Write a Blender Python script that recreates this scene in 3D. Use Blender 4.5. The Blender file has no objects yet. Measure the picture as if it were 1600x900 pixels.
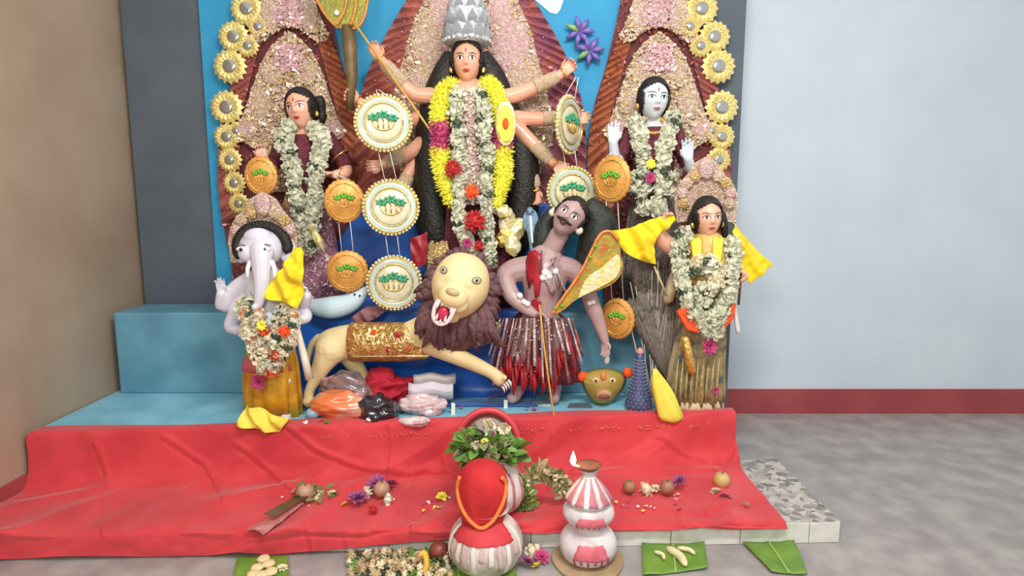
import bpy, bmesh, math, random
from mathutils import Vector, Matrix, Euler, noise
random.seed(11)
C = bpy.context.scene.collection
R = math.radians
# ------------------------------------------------------------------ camera
CAMZ, PITCH, FPX = 1.46, 8.0, 960.0
cam_d = bpy.data.cameras.new('camera'); cam_d.sensor_width = 36; cam_d.lens = FPX/1600*36
cam = bpy.data.objects.new('camera', cam_d); C.objects.link(cam)
cam.location = (0, 0, CAMZ); cam.rotation_euler = (R(90-PITCH), 0, 0)
bpy.context.scene.camera = cam
# ------------------------------------------------------------------ world, lights, exposure
w = bpy.data.worlds.new('room_ambient'); bpy.context.scene.world = w; w.use_nodes = True
w.node_tree.nodes['Background'].inputs[0].default_value = (1, .975, .95, 1)
w.node_tree.nodes['Background'].inputs[1].default_value = .72
def area(name, loc, target, sx, sy, power, col):
    d = bpy.data.lights.new(name, 'AREA'); d.shape = 'RECTANGLE'; d.size = sx; d.size_y = sy
    d.energy = power; d.color = col
    o = bpy.data.objects.new(name, d); C.objects.link(o); o.location = loc
    o.rotation_euler = (Vector(target)-Vector(loc)).to_track_quat('-Z', 'Y').to_euler()
area('ceiling_tube_light', (.5, .9, 3.1), (0, 3.2, .9), 1.3, .25, 62, (1, .98, .95))
area('front_room_light', (-.9, -.9, 2.5), (0, 3.2, .9), .8, .5, 40, (1, .95, .88))
vs = bpy.context.scene.view_settings
vs.view_transform = 'Standard'; vs.look = 'None'; vs.gamma = 1; vs.use_curve_mapping = False
vs.exposure = 0.22
# ------------------------------------------------------------------ pixel helpers (1600 x 900)
CP = Vector((0, 0, CAMZ)); cp, sp_ = math.cos(R(PITCH)), math.sin(R(PITCH))
def ray(u, v):
    x, y = (u-800)/FPX, (450-v)/FPX
    return Vector((x, cp+y*sp_, -sp_+y*cp))
def W(u, v, D, t=0):
    d = ray(u, v); return CP+d*((D-t*D/FPX)/d.y)
def G(u, v, z):
    d = ray(u, v); return CP+d*((z-CAMZ)/d.z)
def S(D): return D/FPX
# ------------------------------------------------------------------ materials
MATS = {}
def lin(c): return tuple(((x/255)/12.92 if x/255 <= .04045 else (((x/255)+.055)/1.055)**2.4) for x in c)+(1,)
def mat(name, c, c2=None, scale=12, rough=.6, metal=0, bump=0, bscale=None, kind='noise', coat=0, sheen=0,
        c3=None, alpha=1, emit=0, trans=0, contrast=(.35, .65), rnd=0, detail=3, sss=0):
    if name in MATS: return MATS[name]
    m = bpy.data.materials.new(name); m.use_nodes = True; MATS[name] = m
    nt = m.node_tree; b = nt.nodes['Principled BSDF']; L = nt.links.new
    b.inputs['Base Color'].default_value = lin(c); b.inputs['Roughness'].default_value = rough
    b.inputs['Metallic'].default_value = metal; b.inputs['Coat Weight'].default_value = coat
    b.inputs['Coat Roughness'].default_value = .12
    b.inputs['Sheen Weight'].default_value = sheen; b.inputs['Alpha'].default_value = alpha
    b.inputs['Transmission Weight'].default_value = trans
    if emit: b.inputs['Emission Color'].default_value = lin(c); b.inputs['Emission Strength'].default_value = emit
    tc = nt.nodes.new('ShaderNodeTexCoord')
    def tex(sc, k):
        if k == 'voronoi':
            t = nt.nodes.new('ShaderNodeTexVoronoi'); t.inputs['Scale'].default_value = sc; L(tc.outputs['Object'], t.inputs['Vector'])
            sx = nt.nodes.new('ShaderNodeSeparateColor'); L(t.outputs['Color'], sx.inputs[0]); return sx.outputs[0], t.outputs['Distance']
        if k == 'wave':
            t = nt.nodes.new('ShaderNodeTexWave'); t.inputs['Scale'].default_value = sc; t.inputs['Distortion'].default_value = 2
            L(tc.outputs['Object'], t.inputs['Vector']); return t.outputs['Fac'], t.outputs['Fac']
        t = nt.nodes.new('ShaderNodeTexNoise'); t.inputs['Scale'].default_value = sc; t.inputs['Detail'].default_value = detail
        L(tc.outputs['Object'], t.inputs['Vector']); return t.outputs['Fac'], t.outputs['Fac']
    out = None
    if c2:
        fac, dist = tex(scale, kind)
        r = nt.nodes.new('ShaderNodeValToRGB'); L(fac, r.inputs[0])
        e = r.color_ramp.elements
        lo, hi = contrast if kind == 'noise' else (.0, 1.)
        e[0].position = lo; e[0].color = lin(c); e[1].position = hi; e[1].color = lin(c2)
        if c3: q = e.new((lo+hi)/2); q.color = lin(c3)
        out = r.outputs[0]
    if rnd:
        oi = nt.nodes.new('ShaderNodeObjectInfo'); hs = nt.nodes.new('ShaderNodeHueSaturation')
        mr = nt.nodes.new('ShaderNodeMapRange'); mr.inputs[3].default_value = 1-rnd; mr.inputs[4].default_value = 1+rnd
        L(oi.outputs['Random'], mr.inputs[0]); L(mr.outputs[0], hs.inputs['Value'])
        if out: L(out, hs.inputs['Color'])
        else: hs.inputs['Color'].default_value = lin(c)
        out = hs.outputs[0]
    if out: L(out, b.inputs['Base Color'])
    if bump:
        _, d2 = tex(bscale or scale*3, kind if kind != 'wave' else 'noise')
        bp = nt.nodes.new('ShaderNodeBump'); bp.inputs['Strength'].default_value = bump; bp.inputs['Distance'].default_value = .01
        L(d2, bp.inputs['Height']); L(bp.outputs[0], b.inputs['Normal'])
    return m
skin_warm = mat('painted clay warm pink', (236, 176, 146), (226, 160, 132), 6, .45, coat=.25)
skin_face = mat('painted clay light peach', (238, 184, 156), (229, 170, 142), 6, .45, coat=.2)
skin_white = mat('painted clay bluish white', (222, 228, 232), (205, 212, 222), 6, .45, coat=.2)
skin_lilac = mat('painted clay lilac', (226, 208, 226), (206, 190, 214), 6, .45, coat=.2)
skin_mauve = mat('painted clay mauve', (188, 158, 155), (170, 138, 138), 8, .5, coat=.12)
eye_white = mat('painted eye white', (240, 236, 228), rough=.3)
eye_dark = mat('painted eye black', (38, 26, 22), rough=.3)
lip_red = mat('painted lip red', (186, 70, 64), rough=.35)
mark_red = mat('painted red mark', (150, 50, 45), rough=.5)
hair_m = mat('black jute hair', (38, 32, 28), (20, 17, 15), 40, .55, bump=.6, bscale=90)
hair_long = mat('long black jute hair', (34, 30, 20), (18, 15, 11), 40, .5, bump=.8, bscale=70)
tinsel = mat('beige tinsel work', (216, 192, 162), (238, 224, 204), 95, .34, .12, bump=.9, bscale=120, kind='voronoi', c3=(210, 170, 150))
tinsel_pink = mat('pink tinsel work', (230, 186, 190), (236, 216, 208), 95, .34, .12, bump=.9, bscale=120, kind='voronoi', c3=(220, 176, 172))
tinsel_gold = mat('gold tinsel work', (214, 178, 112), (244, 226, 168), 95, .28, .25, bump=.9, bscale=120, kind='voronoi', c3=(200, 158, 104))
flake_b = mat('beige foil flake', (240, 222, 194), (222, 194, 160), 30, .28, .35)
flake_p = mat('pink foil flake', (240, 204, 208), (226, 182, 184), 30, .28, .3)
flake_g = mat('gold foil flake', (244, 220, 150), (220, 184, 110), 30, .25, .45)
flake_r = mat('copper red foil flake', (186, 104, 84), (150, 74, 70), 30, .3, .3)
silver = mat('silver foil', (190, 196, 200), (224, 230, 234), 60, .3, .35, bump=.8, bscale=80)
gold = mat('gold foil', (222, 170, 74), (246, 216, 130), 50, .26, .8, bump=.5, bscale=70)
gold_bright = mat('bright crinkled gold foil', (246, 226, 130), (254, 246, 208), 26, .2, .5, bump=.8, bscale=34)
bead_m = mat('glass bead cream', (252, 240, 214), rough=.12, metal=.35)
bead_pink = mat('glass bead pink', (246, 214, 214), rough=.12, metal=.3)
bead_gold = mat('glass bead gold', (244, 206, 120), rough=.14, metal=.6)
maroon = mat('maroon velvet', (112, 42, 40), (86, 30, 34), 20, .7, sheen=.4, bump=.3)
maroon_pleat = mat('maroon pleated satin', (178, 104, 90), (138, 74, 80), 9, .45, sheen=.2, bump=.3, c3=(168, 90, 76))
rust = mat('rust satin', (178, 106, 70), (146, 78, 56), 12, .5, bump=.3)
purple_pleat = mat('plum satin', (136, 80, 108), (164, 92, 86), 10, .5, bump=.3)
sky_blue = mat('sky blue painted board', (40, 146, 194), (52, 158, 204), 3, .7)
slate = mat('slate grey panel', (92, 102, 112), (82, 92, 102), 3, .7)
satin_blue = mat('royal blue satin', (26, 108, 206), (18, 86, 178), 5, .36, sheen=.3, bump=.15)
dais_blue = mat('light blue painted dais', (142, 204, 224), (118, 182, 206), 5, .6)
red_cloth = mat('red cotton cloth', (212, 60, 68), (194, 46, 55), 4, .75, sheen=.25, bump=.12, bscale=160)
yellow_cloth = mat('bright yellow cloth', (244, 220, 24), (228, 198, 14), 9, .75, sheen=.1, bump=.15, bscale=60)
yellow_pale = mat('pale yellow cloth', (240, 224, 90), (226, 206, 70), 9, .75, bump=.15, bscale=60)
fl_white = mat('tuberose petals', (220, 220, 198), (192, 194, 168), 60, .7, rnd=.14)
fl_cream = mat('cream petals', (236, 226, 200), (214, 198, 160), 60, .7, rnd=.15)
fl_yellow = mat('yellow paper petals', (246, 244, 96), (242, 236, 66), 60, .7, rnd=.05)
fl_magenta = mat('magenta paper petals', (206, 84, 136), (186, 60, 112), 60, .7, rnd=.08)
fl_red = mat('red petals', (196, 44, 44), (168, 30, 34), 60, .7, rnd=.1)
fl_orange = mat('orange petals', (238, 96, 40), (226, 74, 26), 60, .7, rnd=.08)
fl_purple = mat('purple petals', (172, 92, 140), (140, 70, 118), 60, .7, rnd=.12)
leaf_dark = mat('dark green leaves', (70, 84, 58), (50, 62, 44), 30, .6, rnd=.2)
leaf_green = mat('green leaves', (112, 150, 62), (80, 122, 48), 25, .5, rnd=.2)
leaf_olive = mat('dry olive leaves', (140, 138, 92), (112, 116, 70), 25, .6, rnd=.25)
banana = mat('banana leaf', (122, 158, 62), (98, 138, 48), 9, .45, rnd=.06)
cream_fur = mat('cream painted clay', (232, 212, 160), (222, 198, 144), 5, .6)
mane_m = mat('mauve brown jute mane', (118, 84, 86), (92, 60, 64), 34, .75, bump=.8, bscale=60)
white_m = mat('white paint', (238, 236, 232), rough=.5)
cord_m = mat('white cotton string', (224, 222, 214), rough=.8)
gold_cord = mat('golden cord', (222, 176, 88), (200, 150, 66), 60, .5)
wood_m = mat('brown painted wood', (120, 86, 52), (92, 64, 40), 14, .6)
pink_seq = mat('lilac pink sequined cloth', (204, 150, 172), (176, 118, 142), 80, .35, .25, bump=.7, kind='voronoi')
maroon_seq = mat('maroon sequined cloth', (120, 50, 62), (90, 30, 44), 60, .4, .15, bump=.5, kind='voronoi')
demon_skirt = mat('dark wine cloth', (120, 56, 66), (88, 34, 48), 14, .5, bump=.4)
blood = mat('red paint', (172, 34, 46), (146, 24, 36), 20, .4)
silver_rib = mat('silver ribbon', (206, 190, 190), (170, 150, 152), 40, .3, .5, bump=.6)
brown_rib = mat('copper brown ribbon', (160, 112, 96), (132, 84, 76), 40, .35, .4, bump=.6)
# ------------------------------------------------------------------ mesh builder
ORG = {}
class MB:
    def __init__(s): s.v = []; s.f = []
    def add(s, vs, fs):
        n = len(s.v); s.v += [Vector(p) for p in vs]; s.f += [tuple(i+n for i in f) for f in fs]
    def tube(s, pts, rad, n=8, cap=True):
        pts = [Vector(p) for p in pts]; m = len(pts)
        if not hasattr(rad, '__len__'): rad = [rad]*m
        up = Vector((0, 0, 1)); vs = []; prev = None
        for i, p in enumerate(pts):
            d = (pts[min(i+1, m-1)]-pts[max(i-1, 0)])
            d = d.normalized() if d.length > 1e-9 else Vector((0, 0, 1))
            if prev is None:
                a = d.cross(up); a = a if a.length > .05 else d.cross(Vector((1, 0, 0)))
            else: a = prev-d*prev.dot(d)
            a.normalize(); prev = a; b = d.cross(a)
            for k in range(n):
                th = 2*math.pi*k/n; vs.append(p+(a*math.cos(th)+b*math.sin(th))*rad[i])
        fs = [(i*n+k, i*n+(k+1) % n, (i+1)*n+(k+1) % n, (i+1)*n+k) for i in range(m-1) for k in range(n)]
        if cap: fs += [tuple(range(n))[::-1], tuple(range((m-1)*n, m*n))]
        s.add(vs, fs)
    def sphere(s, c, r, rot=None, nu=12, nv=8):
        r = Vector((r, r, r)) if not hasattr(r, '__len__') else Vector(r)
        c = Vector(c); vs = []; M = rot or Matrix.Identity(3)
        for j in range(1, nv):
            la = -math.pi/2+math.pi*j/nv
            for i in range(nu):
                lo = 2*math.pi*i/nu
                vs.append(c+M@Vector((r.x*math.cos(la)*math.cos(lo), r.y*math.cos(la)*math.sin(lo), r.z*math.sin(la))))
        a = len(vs); vs += [c+M@Vector((0, 0, -r.z)), c+M@Vector((0, 0, r.z))]
        fs = [(j*nu+i, j*nu+(i+1) % nu, (j+1)*nu+(i+1) % nu, (j+1)*nu+i) for j in range(nv-2) for i in range(nu)]
        fs += [(a, (i+1) % nu, i) for i in range(nu)]+[(a+1, (nv-2)*nu+i, (nv-2)*nu+(i+1) % nu) for i in range(nu)]
        s.add(vs, fs)
    def octa(s, c, r):
        c = Vector(c)
        s.add([c+Vector(q)*r for q in ((1,0,0),(-1,0,0),(0,1,0),(0,-1,0),(0,0,1),(0,0,-1))],
              [(0,2,4),(2,1,4),(1,3,4),(3,0,4),(2,0,5),(1,2,5),(3,1,5),(0,3,5)])
    def box(s, lo, hi):
        x0,y0,z0 = lo; x1,y1,z1 = hi
        s.add([(x0,y0,z0),(x1,y0,z0),(x1,y1,z0),(x0,y1,z0),(x0,y0,z1),(x1,y0,z1),(x1,y1,z1),(x0,y1,z1)],
              [(3,2,1,0),(4,5,6,7),(0,1,5,4),(1,2,6,5),(2,3,7,6),(3,0,4,7)])
    def lathe(s, c, prof, n=24, mod=None, sy=1, rot=None, cap=True):
        c = Vector(c); vs = []; M = rot or Matrix.Identity(3); m = len(prof)
        for j, (r, z) in enumerate(prof):
            for k in range(n):
                th = 2*math.pi*k/n; rr = r*(mod(th, j/(m-1)) if mod else 1)
                vs.append(c+M@Vector((rr*math.cos(th), rr*math.sin(th)*sy, z)))
        fs = [(j*n+k, j*n+(k+1) % n, (j+1)*n+(k+1) % n, (j+1)*n+k) for j in range(m-1) for k in range(n)]
        if cap: fs += [tuple(range(n))[::-1], tuple(range((m-1)*n, m*n))]
        s.add(vs, fs)
    def prism(s, pts, th):
        a = [Vector(p) for p in pts]; n = len(a); b = [p+Vector((0, th, 0)) for p in a]
        s.add(a+b, [tuple(range(n)), tuple(range(n, 2*n))[::-1]]+[(i, i+n, (i+1) % n+n, (i+1) % n) for i in range(n)])
    def grid(s, rows):
        h = len(rows); w_ = len(rows[0])
        s.add([p for r in rows for p in r], [(j*w_+i, j*w_+i+1, (j+1)*w_+i+1, (j+1)*w_+i) for j in range(h-1) for i in range(w_-1)])
    def flat(s, pts): s.add(pts, [tuple(range(len(pts)))])
    def build(s, name, m, parent=None, smooth=True, origin=None, bevel=0, solid=0, vox=0, sub=0, iters=3):
        org = ORG[parent] if parent else Vector(origin) if origin is not None else Vector((0, 0, 0))
        me = bpy.data.meshes.new(name); me.from_pydata([p-org for p in s.v], [], s.f); me.materials.append(m)
        bm = bmesh.new(); bm.from_mesh(me); bmesh.ops.recalc_face_normals(bm, faces=bm.faces); bm.to_mesh(me); bm.free()
        if smooth: me.polygons.foreach_set('use_smooth', [True]*len(me.polygons))
        o = bpy.data.objects.new(name, me); C.objects.link(o); ORG[o.name] = org
        if parent: o.parent = bpy.data.objects[parent]
        else: o.location = org
        if vox:
            q = o.modifiers.new('r', 'REMESH'); q.mode = 'VOXEL'; q.voxel_size = vox; q.use_smooth_shade = True
            q = o.modifiers.new('s', 'SMOOTH'); q.factor = .5; q.iterations = iters
        if solid: q = o.modifiers.new('t', 'SOLIDIFY'); q.thickness = solid; q.offset = 0
        if bevel: q = o.modifiers.new('b', 'BEVEL'); q.width = bevel; q.segments = 2; q.limit_method = 'ANGLE'
        if sub: q = o.modifiers.new('u', 'SUBSURF'); q.levels = q.render_levels = sub
        return o.name
USED = set()
def thing(name, label, cat, loc, group=None):
    o = bpy.data.objects.new(name, None); C.objects.link(o); o.location = loc; o.empty_display_size = .05
    o['label'] = label; o['category'] = cat
    if group: o['group'] = group
    ORG[o.name] = Vector(loc); return o.name
def tag(n, label, cat, group=None):
    o = bpy.data.objects[n]; o['label'] = label; o['category'] = cat
    if group: o['group'] = group
    return n
def struct(n): bpy.data.objects[n]['kind'] = 'structure'; return n
def stuff(n): bpy.data.objects[n]['kind'] = 'stuff'; return n
def inst(name, me, parent, loc, rot=(0, 0, 0), sc=1, m=None):
    o = bpy.data.objects.new(name, me); C.objects.link(o)
    if parent: o.parent = bpy.data.objects[parent]; o.location = Vector(loc)-ORG[parent]
    else: o.location = loc
    o.rotation_euler = rot; o.scale = (sc, sc, sc) if not hasattr(sc, '__len__') else sc
    ORG[o.name] = Vector(loc); return o.name
def mesh(mb, name, m, smooth=True):
    me = bpy.data.meshes.new(name); me.from_pydata(mb.v, [], mb.f); me.materials.append(m)
    bm = bmesh.new(); bm.from_mesh(me); bmesh.ops.recalc_face_normals(bm, faces=bm.faces); bm.to_mesh(me); bm.free()
    if smooth: me.polygons.foreach_set('use_smooth', [True]*len(me.polygons))
    return me
def crom(pts, n):
    pts = [Vector(p) for p in pts]; out = []
    m = len(pts)
    for k in range(n):
        u = k/(n-1)*(m-1); i = min(int(u), m-2); f = u-i
        p0, p1, p2, p3 = pts[max(i-1, 0)], pts[i], pts[i+1], pts[min(i+2, m-1)]
        out.append(.5*((2*p1)+(p2-p0)*f+(2*p0-5*p1+4*p2-p3)*f*f+(3*p1-p0-3*p2+p3)*f**3))
    return out
def inpoly(x, y, poly):
    r = False; n = len(poly)
    for i in range(n):
        x1, y1 = poly[i]; x2, y2 = poly[(i+1) % n]
        if (y1 > y) != (y2 > y) and x < (x2-x1)*(y-y1)/(y2-y1)+x1: r = not r
    return r
def scatter(mb, poly, D, n, r, jit=.5, t=0, tf=None):
    xs = [p[0] for p in poly]; ys = [p[1] for p in poly]; k = 0
    while k < n:
        x = random.uniform(min(xs), max(xs)); y = random.uniform(min(ys), max(ys))
        if inpoly(x, y, poly):
            mb.octa(W(x, y, D, tf(x, y) if tf else t), r*S(D)*random.uniform(1-jit, 1+jit)); k += 1
def flakes(mb, poly, D, n, r, tf=None):
    xs = [p[0] for p in poly]; ys = [p[1] for p in poly]; k = 0
    while k < n:
        x = random.uniform(min(xs), max(xs)); y = random.uniform(min(ys), max(ys))
        if not inpoly(x, y, poly): continue
        k += 1; c = W(x, y, D, tf(x, y) if tf else random.uniform(0, 2.5)); a = random.uniform(0, 6.3); q = r*S(D)*random.uniform(.6, 1.4)
        u = Vector((math.cos(a), random.uniform(-.7, .7), math.sin(a)))*q; v = Vector((-math.sin(a), random.uniform(-.7, .7), math.cos(a)))*q*.55
        mb.add([c-u, c-v, c+u, c+v], [(0, 1, 2, 3)])
# ---- petal / flower meshes (unit radius, shared)
def rosette(n, layers, cup=.5, wid=.5, seed=0):
    rnd = random.Random(seed); mb = MB()
    for l in range(layers):
        rr = 1-l*.8/layers; el = cup*(l+.4)/layers*math.pi/2
        for k in range(n):
            a = 2*math.pi*(k+.5*l+rnd.uniform(-.2, .2))/n; e = el+rnd.uniform(-.15, .15)
            d = Vector((math.cos(a)*math.cos(e), math.sin(a)*math.cos(e), math.sin(e)))
            s_ = Vector((-math.sin(a), math.cos(a), 0))*wid*rr
            up = Vector((0, 0, 1))*.12*rr
            b = Vector((0, 0, .05*l)); mid = b+d*rr*.6; tip = b+d*rr
            mb.add([b, mid-s_*.5+up, tip, mid+s_*.5+up], [(0, 1, 2), (0, 2, 3)])
    return mb
def clump(seed, n=18, wid=.55):
    rnd = random.Random(seed); mb = MB(); mb.sphere((0, 0, 0), .6, nu=7, nv=5)
    for k in range(n):
        z = 1-2*(k+.5)/n; a = k*2.4+rnd.uniform(-.3, .3); q = math.sqrt(1-z*z)
        d = Vector((q*math.cos(a), q*math.sin(a), z)); s_ = d.cross(Vector((.3, .2, .9))).normalized()*wid
        L_ = rnd.uniform(.88, 1.05)
        mb.add([d*.35, d*.75-s_*.6, d*L_, d*.75+s_*.6], [(0, 1, 2), (0, 2, 3)])
    return mb
def leafmesh(l=1, wd=.3, fold=.12):
    mb = MB()
    P_ = [(0, 0, 0), (l*.35, -wd, fold), (l*.75, -wd*.7, fold*.6), (l, 0, -.05), (l*.75, wd*.7, fold*.6), (l*.35, wd, fold), (l*.35, 0, 0), (l*.75, 0, 0)]
    mb.add(P_, [(0, 1, 6), (1, 2, 7, 6), (2, 3, 7), (7, 3, 4), (6, 7, 4, 5), (0, 6, 5)]); return mb
FLW = [mesh(clump(k), 'tuberose_clump', fl_white) for k in range(4)]
FLC = [mesh(clump(k+9), 'cream_clump', fl_cream) for k in range(3)]
FLG = [mesh(clump(k+19, 10, .5), 'leaf_clump', leaf_dark) for k in range(2)]
def ros(m, nm, n=9, l=3, cup=.8, wid=.6, seed=1): return mesh(rosette(n, l, cup, wid, seed), nm, m, False)
RY = mesh(clump(33, 46, .12), 'yellow_tuft', fl_yellow); RM = mesh(clump(34, 46, .12), 'magenta_tuft', fl_magenta)
RR = mesh(clump(40, 48, .2), 'red_flower', fl_red); RO = mesh(clump(41, 48, .2), 'orange_flower', fl_orange); RP = ros(fl_purple, 'purple_flower'); RMG = ros(fl_magenta, 'magenta_flower')
RC = ros(fl_cream, 'cream_flower'); RYL = ros(fl_yellow, 'yellow_flower')
LFG = mesh(leafmesh(), 'leaf', leaf_green); LFO = mesh(leafmesh(), 'leaf', leaf_olive); LFD = mesh(leafmesh(), 'leaf', leaf_dark)
def rrot(): return (random.uniform(0, 6.3), random.uniform(0, 6.3), random.uniform(0, 6.3))
def garland(label, path, kinds, step, rad, D, group=None, cat='garland', name='flower_garland', jit=.25, cordm=None, jp=.35):
    """path: list of (px, py, toward); kinds: fn(u, k) -> (meshes, part name)"""
    pts = [W(x, y, D, t) for x, y, t in path]
    dense = crom(pts, 160); L_ = sum((dense[i+1]-dense[i]).length for i in range(159))
    g = thing(name, label, cat, dense[-1], group)
    mb = MB(); mb.tube(crom(pts, 40), .004, 6); mb.build('cord', cordm or leaf_dark, g)
    n = max(3, int(L_/(step*S(D))))
    for k in range(n):
        u = (k+.5)/n; p = dense[int(u*159)]
        ms, nm = kinds(u, k); r = rad*S(D)*random.uniform(1-jit, 1+jit)
        j = Vector((random.uniform(-1, 1), random.uniform(-1, 1)*.4, random.uniform(-1, 1)))*rad*S(D)*jp
        inst(nm, random.choice(ms), g, p+j, rrot(), r)
    return g
# ------------------------------------------------------------------ heads, hands, bodies
class Head:
    """A sculpted head: h = chin-to-crown height in metres, front faces -Y before rotation."""
    def __init__(s, c, h, roll=0, yaw=0, pitch=0, wr=.74, jaw=.4, nose=.085):
        s.c = Vector(c); s.h = h; s.w = h*wr; s.d = h*.82; s.jaw = jaw; s.nose = nose
        s.M = (Matrix.Rotation(R(yaw), 3, 'Z') @ Matrix.Identity(3))
        s.M = Matrix.Rotation(R(roll), 3, 'Y') @ s.M @ Matrix.Rotation(R(pitch), 3, 'X')
    def loc(s, lon, lat, k=1.0):
        h, w_, d = s.h, s.w, s.d
        z = h/2*math.sin(lat); cl = math.cos(lat)**.85 if math.cos(lat) > 0 else 0
        zn = z/(h/2); tp = 1-s.jaw*max(0, -zn)**1.6
        x = w_/2*math.sin(lon)*cl*tp; y = -d/2*math.cos(lon)*cl*(1-.12*max(0, -zn))
        if math.cos(lon) > 0:
            fx, fz = x/w_, z/h
            g = lambda a, b, sx, sz: math.exp(-((fx-a)/sx)**2-((fz-b)/sz)**2)
            nz = max(0, min(1, (.1-fz)/.2)) if fz > -.1 else max(0, 1-(-.1-fz)/.045)
            y -= s.nose*h*nz*math.exp(-(fx/(.055+.03*nz))**2)
            y += .028*h*(g(-.19, .03, .11, .055)+g(.19, .03, .11, .055))
            y -= .02*h*(g(0, -.235, .12, .05)) + .03*h*g(0, -.42, .14, .08)
            y -= .015*h*(g(-.22, -.1, .12, .1)+g(.22, -.1, .12, .1))
        return Vector((x*k, y*k, z*k))
    def P(s, v): return s.c+s.M@v
    def on(s, fx, fz, off=0):
        """point on the face at fraction fx of width, fz of height"""
        zn = max(-.99, min(.99, fz*2)); lat = math.asin(zn); tp = 1-s.jaw*max(0, -zn)**1.6
        sl = max(-.97, min(.97, fx*2/(math.cos(lat)**.85*tp))); v = s.loc(math.asin(sl), lat)
        return s.P(v+Vector((v.x*.3, -1*abs(s.d/2), v.z*.1)).normalized()*off)
    def mesh(s, mb, nu=56, nv=44, ears=True):
        vs = []
        for j in range(1, nv):
            for i in range(nu): vs.append(s.P(s.loc(2*math.pi*i/nu, -math.pi/2+math.pi*j/nv)))
        a = len(vs); vs += [s.P(s.loc(0, -math.pi/2)), s.P(s.loc(0, math.pi/2))]
        fs = [(j*nu+i, j*nu+(i+1) % nu, (j+1)*nu+(i+1) % nu, (j+1)*nu+i) for j in range(nv-2) for i in range(nu)]
        fs += [(a, (i+1) % nu, i) for i in range(nu)]+[(a+1, (nv-2)*nu+i, (nv-2)*nu+(i+1) % nu) for i in range(nu)]
        mb.add(vs, fs)
        for sx in (-1, 1) if ears else ():
            q = s.P(Vector((sx*s.w*.5, s.d*.02, -.02*s.h)))
            mb.sphere(q, (s.h*.045, s.h*.07, s.h*.12), s.M)
    def decal(s, pts, off):
        mb = MB(); c = (sum(p[0] for p in pts)/len(pts), sum(p[1] for p in pts)/len(pts)); n = len(pts)
        ring = [s.on(x, z, off) for x, z in pts]
        mid = [s.on((x+c[0])/2, (z+c[1])/2, off*1.25) for x, z in pts]
        mb.add(ring+mid+[s.on(c[0], c[1], off*1.4)], [(i, (i+1) % n, n+(i+1) % n, n+i) for i in range(n)]+[(n+i, n+(i+1) % n, 2*n) for i in range(n)])
        return mb
    def face(s, parent, third=True, lips=lip_red, brow=eye_dark, eye_r=.115, big=1., tilak=mark_red, o=.0035):
        el = lambda cx, cz, a, b, n=12: [(cx+a*math.cos(2*math.pi*k/n), cz+b*math.sin(2*math.pi*k/n)) for k in range(n)]
        for sx in (-1, 1):
            cx = sx*.2
            alm = [(cx+eye_r*math.cos(2*math.pi*k/14), .035+.042*big*math.sin(2*math.pi*k/14)*abs(math.sin(2*math.pi*k/14))**.4) for k in range(14)]
            e = s.decal(alm, o).build('eye', eye_white, parent)
            s.decal(el(cx, .036, .042, .036*big), o*1.6).build('iris', eye_dark, e)
            mb = MB(); mb.tube([s.on(cx+x*eye_r*1.12, .035+.05*big*(1-x*x)-.004, o*1.3) for x in [i/4-1 for i in range(9)]], s.h*.008, 6)
            mb.build('eyelid', brow, e)
            mb = MB(); mb.tube([s.on(cx+sx*x*.15, .115+.03*(1-x*x)+(.012*x), o) for x in [i/4-1 for i in range(9)]], [s.h*.009*(1.1-abs(i/4-1)*.7) for i in range(9)], 6)
            mb.build('eyebrow', brow, parent)
        mb = s.decal([(-.13, -.235), (-.07, -.212), (-.02, -.205), (0, -.212), (.02, -.205), (.07, -.212), (.13, -.235), (.07, -.243), (0, -.246), (-.07, -.243)], o)
        m2 = s.decal([(-.12, -.238), (-.06, -.247), (0, -.25), (.06, -.247), (.12, -.238), (.07, -.272), (0, -.285), (-.07, -.272)], o*1.2)
        mb.add(m2.v, m2.f); mb.build('lips', lips, parent)
        if third: s.decal(el(0, .2, .022, .05), o).build('forehead_mark', tilak, parent)
    def hair(s, parent, m=hair_m, line=.3, side=.36, low=-.2, k=1.1):
        nu, nv = 56, 40; mb = MB(); vs = []; idx = {}
        for j in range(nv+1):
            for i in range(nu):
                lo = 2*math.pi*i/nu; v = s.loc(lo, -math.pi/2+math.pi*j/nv, k)
                wob = 1+.02*math.sin(9*lo+3*j)
                v = Vector((v.x*wob, v.y, v.z*wob)); idx[j, i] = len(vs); vs.append(s.P(v+Vector((0, s.h*.02, 0))))
        fs = []
        for j in range(nv):
            for i in range(nu):
                lo = 2*math.pi*(i+.5)/nu; v = s.loc(lo, -math.pi/2+math.pi*(j+.5)/nv)
                fx, fz = v.x/s.w, v.z/s.h
                front = math.cos(lo) > -.05
                hl = line+.05-abs(fx)*.35          # centre parting: hairline drops to the sides
                if front and abs(fx) < side+max(0, fz)*.2 and fz < hl: continue
                if fz < low: continue
                fs.append((idx[j, i], idx[j, (i+1) % nu], idx[j+1, (i+1) % nu], idx[j+1, i]))
        mb.add(vs, fs); return mb.build('hair', m, parent, solid=s.h*.03)
def chainW(D, pts): return [(W(x, y, D, t), r*S(D)) for x, y, t, r in pts]
def limb(mb, pr, n=12):
    """tapered limb through (point, radius) pairs, ball joints between"""
    pts = [p for p, r in pr]; rs = [r for p, r in pr]
    k = 4*len(pts); d = crom(pts, k); rr = [v.x for v in crom([Vector((r, 0, 0)) for r in rs], k)]
    mb.tube(d, rr, n)
    for p, r in (pr[0], pr[-1]): mb.sphere(p, r*.98, nu=12, nv=8)
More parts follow.
